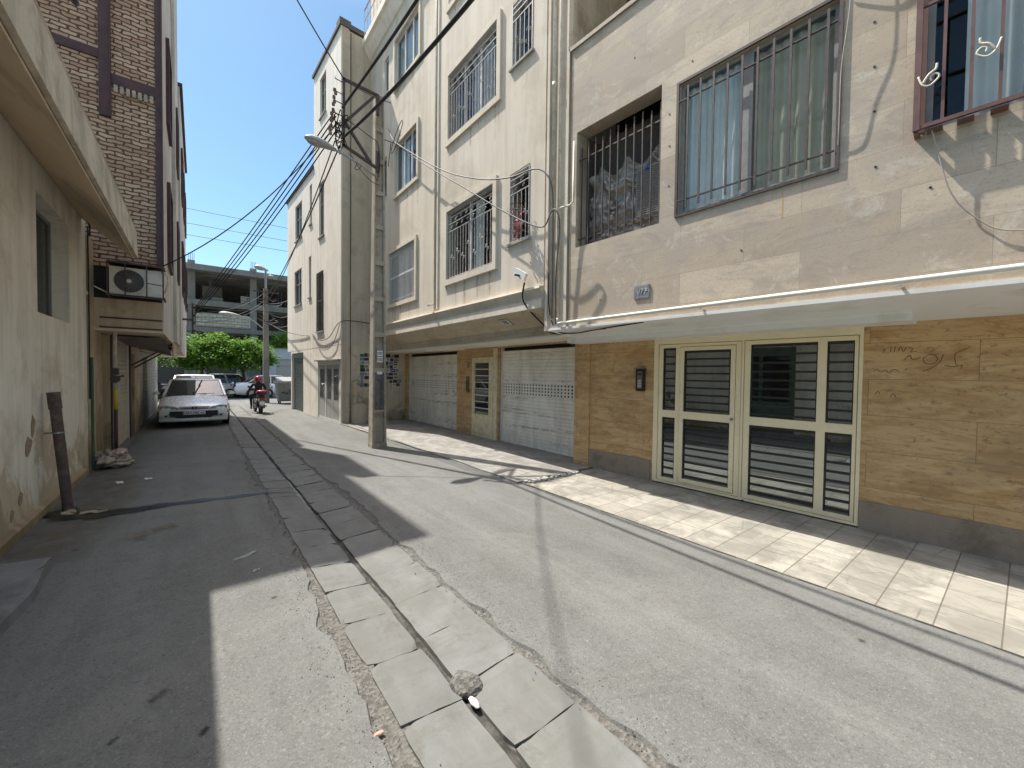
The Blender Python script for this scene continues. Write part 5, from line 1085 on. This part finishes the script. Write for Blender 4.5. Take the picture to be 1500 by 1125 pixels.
# pink flowers in the grilled window
fr = root('flower_bunch', (4.52, 5.62, 4.18), 0, 'bunch of pink flowers hanging in the narrow barred window', 'flowers')
q = random.Random(6); b = MB(); g_ = MB()
for k in range(150):
    c = Vector((q.gauss(-.07,.03), q.gauss(0,.055), q.gauss(.10,.09))); a = Vector((q.uniform(-1,1),q.uniform(-1,1),q.uniform(-1,1))).normalized(); t_ = a.cross(Vector((0,.3,1))).normalized(); s_ = q.uniform(.014,.03)
    (b if k % 4 else g_).face((c-a*s_, c+t_*s_*.6, c+a*s_, c-t_*s_*.6))
for k in range(60):
    c = Vector((q.gauss(-.03,.03), q.uniform(-.1,.35), q.uniform(.35,.6))); a = Vector((q.uniform(-1,1),q.uniform(-1,1),q.uniform(-1,1))).normalized(); t_ = a.cross(Vector((0,.3,1))).normalized(); s_ = q.uniform(.014,.028)
    (b if k % 2 else g_).face((c-a*s_, c+t_*s_*.6, c+a*s_, c-t_*s_*.6))
b.build('petals', M['petal'], fr); g_.build('leaves', M['leaf'], fr)

# ================================================================== FAR STREET
cb = root('unfinished_building', (0, 38, 0), 0, 'unfinished concrete frame building with open floors and pale block infill', 'building')
cx_ = [-8.05,-4.2,-.35,3.5,7.35,11.2,15.05]
for x in cx_: MB().box(x-.22, x+.22, -.03, .4, 0, 9.8).build('column', M['far_concrete'], cb)
for x in cx_:
    b = MB()
    for dx in (-.15,-.05,.05,.15): b.bar((x+dx,.1,9.4),(x+dx+.02,.1,10.35), .03)
    b.build('rebar_bundle', M['rust'], cb)
for z, t in ((9.4,.42),(6.95,.42),(4.95,.35)):
    b = MB(); b.box(-9, 16, -.9 if z > 9 else -.12, 14, z-t, z)
    for k in range(60): b.box(-9, 16, .6+k*.22, .7+k*.22, z-t-.10, z-t-.001)
    b.build('slab', M['far_concrete'], cb)
b = MB(); b.box(-.1, 3.28, -.08, .12, 5.0, 6.0).box(-4.0, -.6, -.10, .1, 4.95, 6.9).box(-9, -4.4, -.06, .1, 4.95, 6.0); b.build('block_infill', M['brick_far'], cb)
b = MB(); b.box(-9, 16, 13.5, 14, 0, 9.0).box(-9, 16, 4.5, 4.7, 0, 4.6).box(.3, 1.6, 3, 3.2, 6.95, 8.5).box(4.2, 6.8, 6, 6.2, 4.95, 6.9); b.box(-9, 16, 5, 5.2, 4.9, 6.6); b.build('inner_wall', M['far_concrete'], cb)
b = MB(); b.wall(-9, 16, 0, 3.2, .3, .2, [(-3,-.8,-.1,2.6),(.5,2.4,.9,2.4),(4,5.4,-.1,2.4)]); b.build('street_wall', M['concrete'], cb)
b = MB(); b.box(-3.0,-.8,.45,.5,0,2.6).box(.5,2.4,.42,.46,.9,2.4).box(4,5.4,.42,.46,0,2.4); b.build('opening', M['dark_room'], cb)
b = MB(); q = random.Random(41)
for k in range(70):
    x = q.uniform(-8.5, 15.5); y = q.uniform(.8, 6); z0_ = q.choice([5.0, 6.97]); b.bar((x, y, z0_), (x+q.uniform(-.1,.1), y, z0_+1.75), .05)
b.build('props', M['rust'], cb)
b = MB()
for k in range(9): b.box(-3+k*1.9, -2.2+k*1.9, .5+(k%3)*.6, .9+(k%3)*.6, 6.97, 7.25+.12*(k%4))
b.build('block_stacks', M['brick_far'], cb)
# grey blue wall with door
gw = root('grey_wall', (0, 34, 0), 0, 'grey-blue rendered boundary wall with a grey door behind the dumpster', 'wall')
b = MB(); b.wall(3.95, 14, 0, 3.35, 0, .3, [(4.55,5.6,-.1,2.6)]); b.build('wall_panel', M['blue_wall'], gw); MB().box(3.9, 14, -.05, .35, 3.352, 3.42).build('coping', M['far_concrete'], gw)
b = MB(); b.box(4.57,5.58,.05,.1,0,2.05).box(4.57,5.58,.05,.1,2.1,2.58); b.build('door', simple('grey_street_door', (.30,.31,.30), .5, .4), gw)
strokes([[(6.0,1.2),(6.3,1.5),(6.1,1.0),(6.5,1.4),(6.6,1.1)],[(6.8,1.1),(7.0,1.4),(7.1,1.0)]], lambda a, c: (a, -.01, c), .03, M['ink'], 'graffiti', gw)
tag(edge_sheet('far_pavement', lambda y: -40, 60, 33.2, 38, .12, M['concrete'], 4), kind='structure')
def tree(loc, H, crown, n, seed, label, trunk_r=.12, group='street trees across the cross street'):
    rt = root('broadleaf_tree', loc, 0, label, 'tree', group); q = random.Random(seed); b = MB()
    z0_ = H*.42; b.tube(smooth_pts([(0,0,0),(.04,.02,z0_*.5),(-.03,0,z0_)]), trunk_r, 9, r2=trunk_r*.7)
    cl_ = []
    for c in crown:
        C_ = Vector(c[:3]); b.tube(smooth_pts([(-.03,0,z0_*.95), (C_.x*.45, C_.y*.45, z0_+(C_.z-z0_)*.6), tuple(C_)]), trunk_r*.5, 6, r2=.02)
        for k in range(7):
            d = Vector((q.gauss(0,1), q.gauss(0,1), q.gauss(0,.8))).normalized()*c[3]*.75; b.tube([C_*.9+Vector((0,0,z0_*.1)), C_+d], .03, 4, r2=.008)
    b.build('trunk', M['bark'], rt, smooth=True)
    me = bpy.data.meshes.new('crown'); V = []; Fc = []; T = []
    for k in range(n):
        c = crown[q.randrange(len(crown))]; d = Vector((q.gauss(0,1), q.gauss(0,1), q.gauss(0,1))).normalized()
        lob = 1+.34*math.sin(d.x*5+seed)*math.cos(d.z*6+c[0]*3); rad = c[3]*lob*(q.random()**.33)
        p = Vector(c[:3])+Vector((d.x*rad*1.15, d.y*rad*1.1, d.z*rad*.72))
        if p.z > c[2] and q.random() < .15: p.z += q.random()*.25
        cc = .5+.5*math.sin(p.x*6+seed)*math.sin(p.z*7+p.y*5); 
        if q.random() > .45+.55*cc: continue
        for l in range(4):
            pp = p+Vector((q.gauss(0,.10), q.gauss(0,.10), q.gauss(0,.07))); s_ = q.uniform(.05,.10); ax = Vector((q.uniform(-1,1), q.uniform(-1,1), q.uniform(-.5,.2))).normalized(); nn_ = Vector((q.gauss(0,.5), q.gauss(0,.5), 1)).normalized(); sd = ax.cross(nn_).normalized()
            i = len(V); V += [pp-ax*s_, pp+sd*s_*.6, pp+ax*s_*1.1, pp-sd*s_*.6]; Fc.append((i,i+1,i+2,i+3)); t_ = min(1, max(0, q.gauss(.5,.3))); T += [t_]*4
    me.from_pydata([tuple(v) for v in V], [], Fc); me.materials.append(M['foliage']); set_tint(me, T)
    o = link(bpy.data.objects.new('crown', me)); o.parent = rt; return rt
tree((.2, 31.5, 0), 4.2, [(-.3,0,3.1,1.15),(.7,.2,3.3,1.05),(.2,-.3,2.5,1.2),(-.6,.3,2.3,.8),(1.2,0,2.5,.9)], 3800, 1, 'bushy bright green tree behind the parked silver sedan')
tree((2.35, 31.6, 0), 4.1, [(-.5,0,3.0,.95),(.6,.1,3.1,1.0),(.1,-.2,2.4,1.05),(1.2,.2,2.5,.7),(-.9,.2,2.3,.7)], 3400, 2, 'bushy green tree just left of the far lamp pole')
tree((6.1, 36.2, 0), 4.8, [(-.7,0,3.9,1.1),(.3,.2,4.3,1.1)], 2200, 3, 'green tree rising behind the grey-blue wall')
tree((-3.6, 31, 0), 4.2, [(0,0,3.0,1.3),(-1,.2,2.7,1.1),(1,0,2.6,1.1)], 2400, 4, 'green tree hidden mostly by the left row')
# far lamp pole
fp = root('utility_pole', (2.88, 25.2, 0), 0, 'slender far concrete pole with lamps beside the dumpster', 'pole')
b = MB(); b.loft([[(x*(1-z*.05), y*(1-z*.05), z) for x, y in ((-.15,-.12),(.15,-.12),(.15,.12),(-.15,.12))] for z in (0, 2, 4, 6.1)]); b.build('shaft', M['far_concrete'], fp)
MB().tube([(0,0,6.1),(0,0,7.1)], .05, 8).build('top_post', M['lamp_grey'], fp)
lamp_head(fp, (.1,-.1,7.05), (-1,-.2,.2), .5, 1.3); lamp_head(fp, (0,-.1,6.75), (1,-.2,0), .35, 1.0)
MB().tube(smooth_pts([(-.1,-.05,3.95),(-.7,-.1,4.4),(-1.2,-.1,4.55)]), .03, 6).build('lamp_arm', M['lamp_grey'], fp); lamp_head(fp, (-1.15,-.1,4.55), (-1,0,.05), .75, 1.2)
b = MB(); q = random.Random(19)
for k in range(9):
    z = q.uniform(4.2,6.0); b.tube(cat_pts((q.uniform(-.5,.2), -.1, z), (q.uniform(.2,1.3), -.1, z+q.uniform(-.6,.5)), .2, 6), .014, 4)
b.build('cable_tangle', M['cable_grey'], fp); b = MB(); b.bar((-.6,-.15,5.9),(.6,-.15,5.9), .06); b.bar((-.5,-.15,5.5),(.5,-.15,5.5), .05); b.build('crossarm', M['iron'], fp)
# dumpster
dm = root('dumpster', (3.75, 24.4, 0), 0, 'grey metal wheeled dumpster with black graffiti beside the far pole', 'dumpster')
b = MB(); b.loft([[(-.42,-.35,.12),(.42,-.35,.12),(.42,.35,.12),(-.42,.35,.12)], [(-.52,-.42,1.08),(.52,-.42,1.08),(.52,.42,1.08),(-.52,.42,1.08)]]); b.build('tub', M['bin'], dm)
b = MB(); b.wall(-.56,.56,1.08,1.17,-.46,.05,[]).wall(-.56,.56,1.08,1.17,.41,.05,[]).box(-.56,-.51,-.41,.41,1.08,1.17).box(.51,.56,-.41,.41,1.08,1.17); b.build('rim', M['lamp_grey'], dm)
b = MB(); b.loft([[(-.5,.45,1.17),(.5,.45,1.17),(.5,.35,1.4),(-.5,.35,1.4)],[(-.5,-.42,1.18),(.5,-.42,1.18),(.5,-.4,1.2),(-.5,-.4,1.2)]]); b.build('lid', M['bin'], dm)
for x in (-.36,.36):
    for y in (-.28,.28): MB().disc((x,y,.08),(1,0,0),.08,.05,12).build('wheel', M['rubber'], dm)
strokes([[(-.3,.55),(-.2,.62),(-.1,.5),(-.02,.6)],[(.05,.6),(.1,.72),(.22,.7),(.24,.55),(.14,.48),(.06,.56)]], lambda a, c: (a, -.42-(c-.5)*.07+.03-.035, c), .022, M['ink'], 'graffiti', dm)
# ================================================================== VEHICLES
def car(name, loc, rz, paint, label, detail=True, L_=4.42, W_=1.70, Hh=1.41, hatch=False, group='cars parked across the street'):
    rt = root(name, loc, rz, label, 'car', group); w = W_/2
    st = [(0,.56,.86,.34),(.03,.62,.93,.24),(.10,.66,.97,.20),(.25,.715,.99,.19),(.6,.80,1,.20),(1.1,.90,1,.20),(1.8,.925,1,.20),(2.8,.94,1,.20),(3.6,.96,.995,.20),(L_-.35,.97 if not hatch else 1.0,.985,.22),(L_-.1,.93,.95,.26),(L_-.02,.8,.92,.3),(L_,.6,.88,.38)]
    def ring(y, zt, k, zb):
        ww = w*k; zs = zt-.075
        R_ = [(ww*.86,zb),(ww*.97,zb+.06),(ww,min(zs-.1,.52)),(ww*.985,zs-.02),(ww*.93,zs+.035),(ww*.72,zt-.012),(ww*.35,zt+.006),(0,zt+.012)]
        return [(x, y, z) for x, z in R_]+[(-x, y, z) for x, z in R_[-2::-1]]
    b = MB(); b.loft([ring(*s_) for s_ in st])
    # wheel arches: dark discs proud of the sides
    b.build('body', paint, rt, smooth=True)
    yb0, yb1, yt0, yt1 = 1.08, (L_-.5 if not hatch else L_-.12), 1.80, (3.15 if not hatch else L_-.55)
    zb_, zt_ = .90, Hh
    def gring(t):
        ww = w*(.90-.16*t); y0 = yb0+(yt0-yb0)*t; y1 = yb1+(yt1-yb1)*t; z = zb_+(zt_-.035-zb_)*t; bow = .07*(1-.3*t)
        P = [(-ww, y0+bow, z),(-ww*.6, y0+.02, z),(0, y0-.02, z),(ww*.6, y0+.02, z),(ww, y0+bow, z),(ww*1.01,(y0+y1)/2, z),(ww, y1-bow, z),(ww*.5, y1, z),(-ww*.5, y1, z),(-ww, y1-bow, z),(-ww*1.01,(y0+y1)/2, z)]
        return P
    MB().loft([gring(t) for t in (0,.5,1)]).build('windows', M['cglass'], rt, smooth=False)
    def off(P, k, dz): 
        c = Vector((0, (yt0+yt1)/2, 0)); return [(p[0]*k, c.y+(p[1]-c.y)*k, p[2]+dz) for p in P]
    g1 = gring(1); MB().loft([off(g1, 1.012, -.012), off(g1, 1.015, .01), off(g1, .93, .032), off(g1, .6, .048), off(g1, .2, .052)]).build('roof', paint, rt, smooth=True)
    b = MB(); A0, A1 = gring(0), gring(1)
    for i in (0, 4, 6, 9): b.bar(Vector(A0[i])*1.0, Vector(A1[i]), .055, .05)
    for i in (5, 10): b.bar(A0[i], A1[i], .05)
    b.build('pillars', paint, rt)
    for x in (-1, 1):
        for y in (.82, L_-.92):
            a = MB().disc((x*(w-.085), y, .30), (1,0,0), .30, .19, 26).build('wheel', M['rubber'], rt, bevel=.02)
            MB().disc((x*(w+.005), y, .30), (1,0,0), .20, .02, 20).build('rim', M['alu'], a)
            MB().tube([(x*(w+.002), y+.335*math.cos(t), .30+.335*math.sin(t)) for t in frange(-.3, 3.44, 14)], .018, 5).build('arch_trim', M['car_plastic'], a)
        b = MB(); mr = b.loft([[(x*(w+.02+k*.09)-.0, 1.42+dy, .93+dz) for dy, dz in ((-.05*s_,0),(-.05*s_,.10*s_),(.05*s_,.10*s_),(.05*s_,0))] for k, s_ in ((0,.5),(.4,1),(1.1,1.05),(1.7,.8),(1.9,.4))]).build('mirror', paint, rt, smooth=False)
    if not detail:
        b = MB(); b.box(-w*.9, w*.9, -.02, .02, .30, .42).box(-w*.9, w*.9, L_-.02, L_+.02, .36, .46); b.build('bumper', M['car_plastic'], rt)
        for x in (-1, 1):
            MB().cbox((x*w*.72, .045, .60), (.3,.06,.10)).build('headlight', M['lens'], rt); MB().cbox((x*w*.78, L_-.03, .78), (.22,.06,.12)).build('tail_light', M['red_lens'], rt)
        return rt
    # nose details
    for x in (-1, 1):
        P = [(x*.34,.555),(x*.40,.535),(x*.79,.545),(x*.80,.655),(x*.62,.665),(x*.42,.63)]
        ys = lambda px: -.012+.10*(abs(px)/.8)**3
        b = MB(); b.loft([[(p[0], ys(p[0])-.012, p[1]) for p in P], [(p[0], ys(p[0])+.12, p[1]) for p in P]]); h = b.build('headlight', M['lens'], rt)
        b = MB(); b.disc((x*.50, -.02, .595), (0,1,0), .036, .015, 14).disc((x*.64, -.005+.04, .605), (0,1,0), .036, .02, 14); b.build('reflector', M['chrome'], h)
        b = MB(); b.cbox((x*.755, .065, .60), (.05,.05,.08)); b.build('indicator', M['amber'], h)
        b = MB(); b.disc((x*.58, -.035, .365), (0,1,0), .035, .02, 14); b.build('fog_light', M['lens'], rt)
        b = MB(); b.cbox((x*.57, -.022, .365), (.20,.03,.05)); b.build('fog_recess', M['car_plastic'], rt, bevel=.01)
        b = MB(); b.tube([(x*.10, 1.02, .945), (x*.10+.38, 1.14, .965)], .008, 4); b.build('wiper', M['black'], rt)
    b = MB(); b.loft([[(x, -.03+.09*(abs(x)/.82)**3-dy, z) for z in (.42, .50)] for x, dy in [(v, 0) for v in frange(-.82,.82,16)]], closed=False, cap=False)
    b.prism([(-.60,.425),(-.52,.38),(-.38,.30),(.38,.30),(.52,.38),(.60,.425)], -.058, -.01, 'xz'); b.build('bumper_strip', M['car_plastic'], rt)
    b = MB(); b.loft([[(x, -.045+.10*(abs(x)/.82)**3, z) for z in (.505, .535)] for x in frange(-.8,.8,16)], closed=False, cap=False)
    b.build('bumper_lip', paint, rt)
    b = MB(); b.loft([[(x, -.05+.12*(abs(x)/.82)**3+q_, z) for z, q_ in ((.20,.03),(.24,0),(.30,0))] for x in frange(-.80,.80,16)], closed=False, cap=False); b.build('lower_bumper', paint, rt)
    b = MB(); b.box(-.33, .33, -.02, .01, .565, .585).box(-.36, .36, -.015, .01, .612, .628); gr = b.build('grille_slots', M['car_plastic'], rt)
    b = MB(); b.prism([(-.055,.555),(-.04,.545),(.04,.545),(.055,.555),(.062,.635),(-.062,.635)], -.035, -.02, 'xz'); em = b.build('badge', simple('badge_dark_blue', (.02,.025,.06), .3, .5), rt)
    b = MB(); b.bar((-.015,-.04,.56),(.01,-.04,.60),.012); b.bar((.01,-.04,.60),(-.01,-.04,.625),.012); b.bar((0,-.04,.60),(.03,-.04,.61),.01); b.bar((.0,-.04,.585),(.028,-.04,.575),.01); b.build('badge_figure', M['chrome'], em)
    pp = MB().box(-.26, .26, -.068, -.056, .40, .495).build('licence_plate', M['plate'], rt, bevel=.003)
    MB().box(-.255, -.225, -.0705, -.068, .405, .49).build('plate_band', M['enamel_blue'], pp)
    digits('88', -.205, .415, .062, -.070, M['ink'], 'plate_characters', pp, .006); digits('5', -.095, .43, .04, -.070, M['ink'], 'plate_characters', pp, .005)
    digits('287', -.03, .415, .062, -.070, M['ink'], 'plate_characters', pp, .006); digits('47', .155, .415, .05, -.070, M['ink'], 'plate_characters', pp, .005)
    MB().tube([(0,2.0,1.44),(0,2.05,1.50)], .008, 5).build('aerial', M['black'], rt)
    return rt
car('parked_sedan', (-.09, 15.15, 0), R(-1), M['car_silver'], 'silver sedan parked facing the camera tight against the left row', group=None)
car('parked_car', (-.15, 20.2, 0), R(-1), M['car_white'], 'white car parked close behind the silver sedan', False, Hh=1.5, group=None)
car('parked_car', (4.0, 32.6, 0), R(90), M['car_silver'], 'silver hatchback parked side-on across the street left of the motorcyclist', False, hatch=True, L_=4.0, Hh=1.48)
car('parked_car', (-.6, 32.2, 0), R(90), M['car_dark'], 'dark car parked side-on behind the white car', False, Hh=1.45)
car('parked_car', (6.1, 30.9, 0), R(95), M['car_white'], 'white car partly hidden behind the motorcyclist and far pole', False, Hh=1.42, group='cars parked across the street')
# parked motorbikes far off, one ridden motorcycle
def motorcycle(loc, rz, label, body, tail=True, group=None):
    rt = root('motorcycle', loc, rz, label, 'motorcycle', group)   # local: rear towards -y, front +y
    for y, nm in ((-.62,'r'),(.66,'f')):
        wl = MB().tube([(0, y+.255*math.cos(t*6.283/26), .30+.255*math.sin(t*6.283/26)) for t in range(26)], .05, 8, closed=True).build('wheel', M['rubber'], rt, smooth=True)
        b = MB(); b.disc((0,y,.30),(1,0,0),.05,.12,12)
        for k in range(6): a = k*1.047; b.bar((0,y,.30),(0,y+.22*math.cos(a),.30+.22*math.sin(a)),.02)
        b.tube([(0, y+.22*math.cos(t*6.283/20), .30+.22*math.sin(t*6.283/20)) for t in range(20)], .014, 5, closed=True); b.build('rim', M['alu'], wl)
    b = MB(); b.tube([(0,.45,.85),(0,.15,.55),(0,-.15,.40),(0,-.45,.62),(0,-.75,.70)], .03, 7).tube([(.09,.62,.30),(.09,.45,.85),(.08,.38,1.0)], .02, 6).tube([(-.09,.62,.30),(-.09,.45,.85),(-.08,.38,1.0)], .02, 6).tube([(.10,-.6,.3),(.10,-.1,.36)], .02, 6).tube([(-.10,-.6,.3),(-.10,-.1,.36)], .02, 6).tube([(.12,-.62,.32),(.13,-.5,.68)], .025, 6).tube([(-.12,-.62,.32),(-.13,-.5,.68)], .025, 6); b.build('frame', M['black'], rt, smooth=True)
    b = MB(); b.loft([[(-.10,-.12,.28),(.10,-.12,.28),(.10,-.12,.5),(-.10,-.12,.5)],[(-.12,.1,.22),(.12,.1,.22),(.12,.1,.55),(-.12,.1,.55)],[(-.08,.28,.3),(.08,.28,.3),(.08,.28,.5),(-.08,.28,.5)]]); b.build('engine', M['lamp_grey'], rt, bevel=.02)
    b = MB(); b.loft([[(w_*math.cos(a), y, z+h_*math.sin(a)) for a in [i*6.283/12 for i in range(12)]] for y, w_, z, h_ in ((-.08,.06,.76,.05),(.05,.13,.80,.09),(.25,.14,.83,.10),(.40,.09,.84,.07),(.46,.03,.84,.03))]); b.build('fuel_tank', body, rt, smooth=True)
    b = MB(); b.loft([[(w_*math.cos(a), y, z+h_*math.sin(a)) for a in [i*6.283/12 for i in range(12)]] for y, w_, z, h_ in ((-.02,.10,.76,.04),(-.3,.14,.78,.05),(-.6,.13,.81,.05),(-.78,.09,.83,.035))]); b.build('seat', M['black'], rt, smooth=True)
    b = MB(); b.tube([(-.36,.22,1.02),(-.25,.34,1.03),(0,.38,1.0),(.25,.34,1.03),(.36,.22,1.02)], .014, 6); b.build('handlebar', M['black'], rt, smooth=True)
    for s_ in (-1, 1):
        b = MB(); b.tube([(s_*.22,.34,1.03),(s_*.30,.34,1.18)], .007, 5).disc((s_*.31,.335,1.20),(0,1,0),.05,.02,12); b.build('mirror', M['black'], rt)
        MB().cbox((s_*.14,-.78,.66),(.06,.05,.05)).build('indicator', M['amber'], rt, bevel=.01)
    b = MB(); b.tube([(.13,.05,.3),(.16,-.3,.28),(.18,-.75,.36)], .045, 10); b.build('exhaust', M['chrome'], rt, smooth=True)
    b = MB(); b.loft([[(-.08,-.50,.66),(.08,-.50,.66)],[(-.09,-.75,.68),(.09,-.75,.68)],[(-.08,-.90,.50),(.08,-.90,.50)],[(-.07,-.93,.36),(.07,-.93,.36)]], closed=False, cap=False); b.build('rear_mudguard', M['lamp_grey'], rt)
    MB().disc((0,.52,.93),(0,1,0),.085,.10,16).build('headlight', M['lens'], rt)
    MB().cbox((0,-.86,.70),(.18,.06,.08)).build('tail_light', M['red_lens'], rt, bevel=.01)
    MB().cbox((0,-.93,.50),(.20,.012,.16), rot=Matrix.Rotation(-.15,4,'X')).build('licence_plate', M['plate'], rt)
    if tail:
        b = MB(); b.loft([[(w_*math.cos(a), -.80+d_*math.sin(a), z) for a in [i*6.283/18 for i in range(18)]] for z, w_, d_ in ((.84,.15,.13),(.88,.19,.16),(.96,.21,.18),(.99,.215,.185))]); tb = b.build('top_box', M['black'], rt, smooth=True)
        b = MB(); b.loft([[(w_*math.cos(a), -.80+d_*math.sin(a), z) for a in [i*6.283/18 for i in range(18)]] for z, w_, d_ in ((.992,.215,.185),(1.03,.21,.18),(1.07,.17,.14),(1.085,.08,.07))]); b.build('lid', M['red_paint'], tb, smooth=True)
    return rt
MOTO = motorcycle((1.92, 19.3, 0), R(4), 'motorcycle with a red-lidded top box being ridden away up the alley', M['red_paint'])
for k, (x, lab) in enumerate(((2.9, 'parked motorbike nearest the far pole across the street'), (2.2, 'parked motorbike left of the ridden one, in front of the silver hatchback'))):
    motorcycle((x, 29.9+.2*k, 0), R(70+20*k), lab, M['car_dark'], False, 'motorbikes parked across the street')
MOTO.scale = (.88, .88, .88)
# rider
rd = root('person', (1.92, 19.3, 0), R(4), 'rider in a black jacket and bright red helmet, seen from behind on the motorcycle', 'person')
rd.scale = (.88, .88, .88)
def skinned(name, joints, edges, mat, par, lvl=2, root_i=0):
    me = bpy.data.meshes.new(name); me.from_pydata([j[0] for j in joints], edges, []); me.materials.append(mat)
    o = link(bpy.data.objects.new(name, me)); o.parent = par; md = o.modifiers.new('skin', 'SKIN'); md.use_smooth_shade = True
    for i, v in enumerate(me.skin_vertices[0].data):
        rr_ = joints[i][1]; v.radius = rr_ if isinstance(rr_, tuple) else (rr_, rr_); v.use_root = (i == root_i)
    s_ = o.modifiers.new('sub', 'SUBSURF'); s_.levels = lvl; s_.render_levels = lvl; return o
J = [((0,-.22,.90),(.15,.11)), ((0,-.18,1.08),(.14,.105)), ((0,-.12,1.24),(.17,.11)), ((0,-.07,1.36),(.12,.09)), ((0,-.05,1.44),(.055,.055)), ((0,-.02,1.54),(.09,.10)),
     ((-.19,-.10,1.34),.065), ((-.30,.02,1.14),.05), ((-.33,.20,1.05),.036), ((.19,-.10,1.34),.065), ((.30,.02,1.14),.05), ((.33,.20,1.05),.036),
     ((-.12,-.18,.86),.095), ((-.24,.22,.80),.072), ((-.25,.10,.42),.052), ((-.25,.06,.27),.04), ((.12,-.18,.86),.095), ((.24,.22,.80),.072), ((.25,.10,.42),.052), ((.25,.06,.27),.04)]
E_ = [(0,1),(1,2),(2,3),(3,4),(4,5),(2,6),(6,7),(7,8),(2,9),(9,10),(10,11),(0,12),(12,13),(13,14),(14,15),(0,16),(16,17),(17,18),(18,19)]
skinned('body', J, E_, M['jacket'], rd)
for s_ in (-1, 1):
    h = skinned('hand', [((s_*.335,.20,1.05),.033),((s_*.335,.25,1.035),.034)]+[((s_*(.345-.022*k+.02),.285,1.045-.004*k),.011) for k in range(4)]+[((s_*(.345-.022*k+.02),.30,1.01-.003*k),.010) for k in range(4)]+[((s_*.30,.25,1.02),.011)], [(0,1)]+[(1,2+k) for k in range(4)]+[(2+k,6+k) for k in range(4)]+[(0,10)], M['skin'], rd, 1)
    b = MB(); b.loft([[(s_*.25+w_*math.cos(a), y, .23+h_*math.sin(a)) for a in [i*6.283/10 for i in range(10)]] for y, w_, h_ in ((-.02,.03,.035),(.03,.045,.05),(.12,.045,.04),(.22,.04,.028),(.26,.02,.015))]); b.build('shoe', M['shoe'], rd, smooth=True)
b = MB(); b.loft([[(w_*math.cos(a), -.02+d_*math.sin(a), z) for a in [i*6.283/20 for i in range(20)]] for z, w_, d_ in ((1.43,.09,.10),(1.46,.125,.14),(1.53,.145,.165),(1.60,.145,.165),(1.66,.12,.14),(1.70,.07,.085),(1.715,.02,.02))]); hl = b.build('helmet', M['red_paint'], rd, smooth=True)
b = MB(); b.loft([[(1.03*.146*math.cos(a), -.02+1.03*.166*math.sin(a), z) for a in frange(.5, 2.64, 12)] for z in (1.50,1.60)], closed=False, cap=False); b.build('visor', M['cglass'], hl)

# ------------------------------------------------------------------ every loose piece of these parts becomes an object of its own
def split_loose(o):
    bm = bmesh.new(); bm.from_mesh(o.data); seen = set(); isl = []
    for v in bm.verts:
        if v in seen: continue
        st = [v]; seen.add(v); grp = []
        while st:
            w = st.pop(); grp.append(w)
            for e in w.link_edges:
                x = e.other_vert(w)
                if x not in seen: seen.add(x); st.append(x)
        isl.append([w.index for w in grp])
    if len(isl) > 1:
        me0 = o.data
        for k, g in enumerate(isl):
            b2 = bmesh.new(); b2.from_mesh(me0); b2.verts.ensure_lookup_table(); keep = set(g)
            bmesh.ops.delete(b2, geom=[v for v in b2.verts if v.index not in keep], context='VERTS')
            me = bpy.data.meshes.new(o.name); b2.to_mesh(me); b2.free()
            for m_ in me0.materials: me.materials.append(m_)
            if k == 0: o.data = me
            else:
                c = o.copy(); c.data = me; link(c); c.parent = o.parent
    bm.free()
for o in list(S.objects):
    if o.type == 'MESH' and o.name.split('.')[0] in ('floor_slab','opening','guide_rail','drip_stains','hose','scratched_writing','pilaster_ribs','scroll_ornament','steel_beam','vertical_moulding','upright_bricks','insulator','crossarm','balcony_wall','reflector','drill_holes','plinth'):
        split_loose(o)
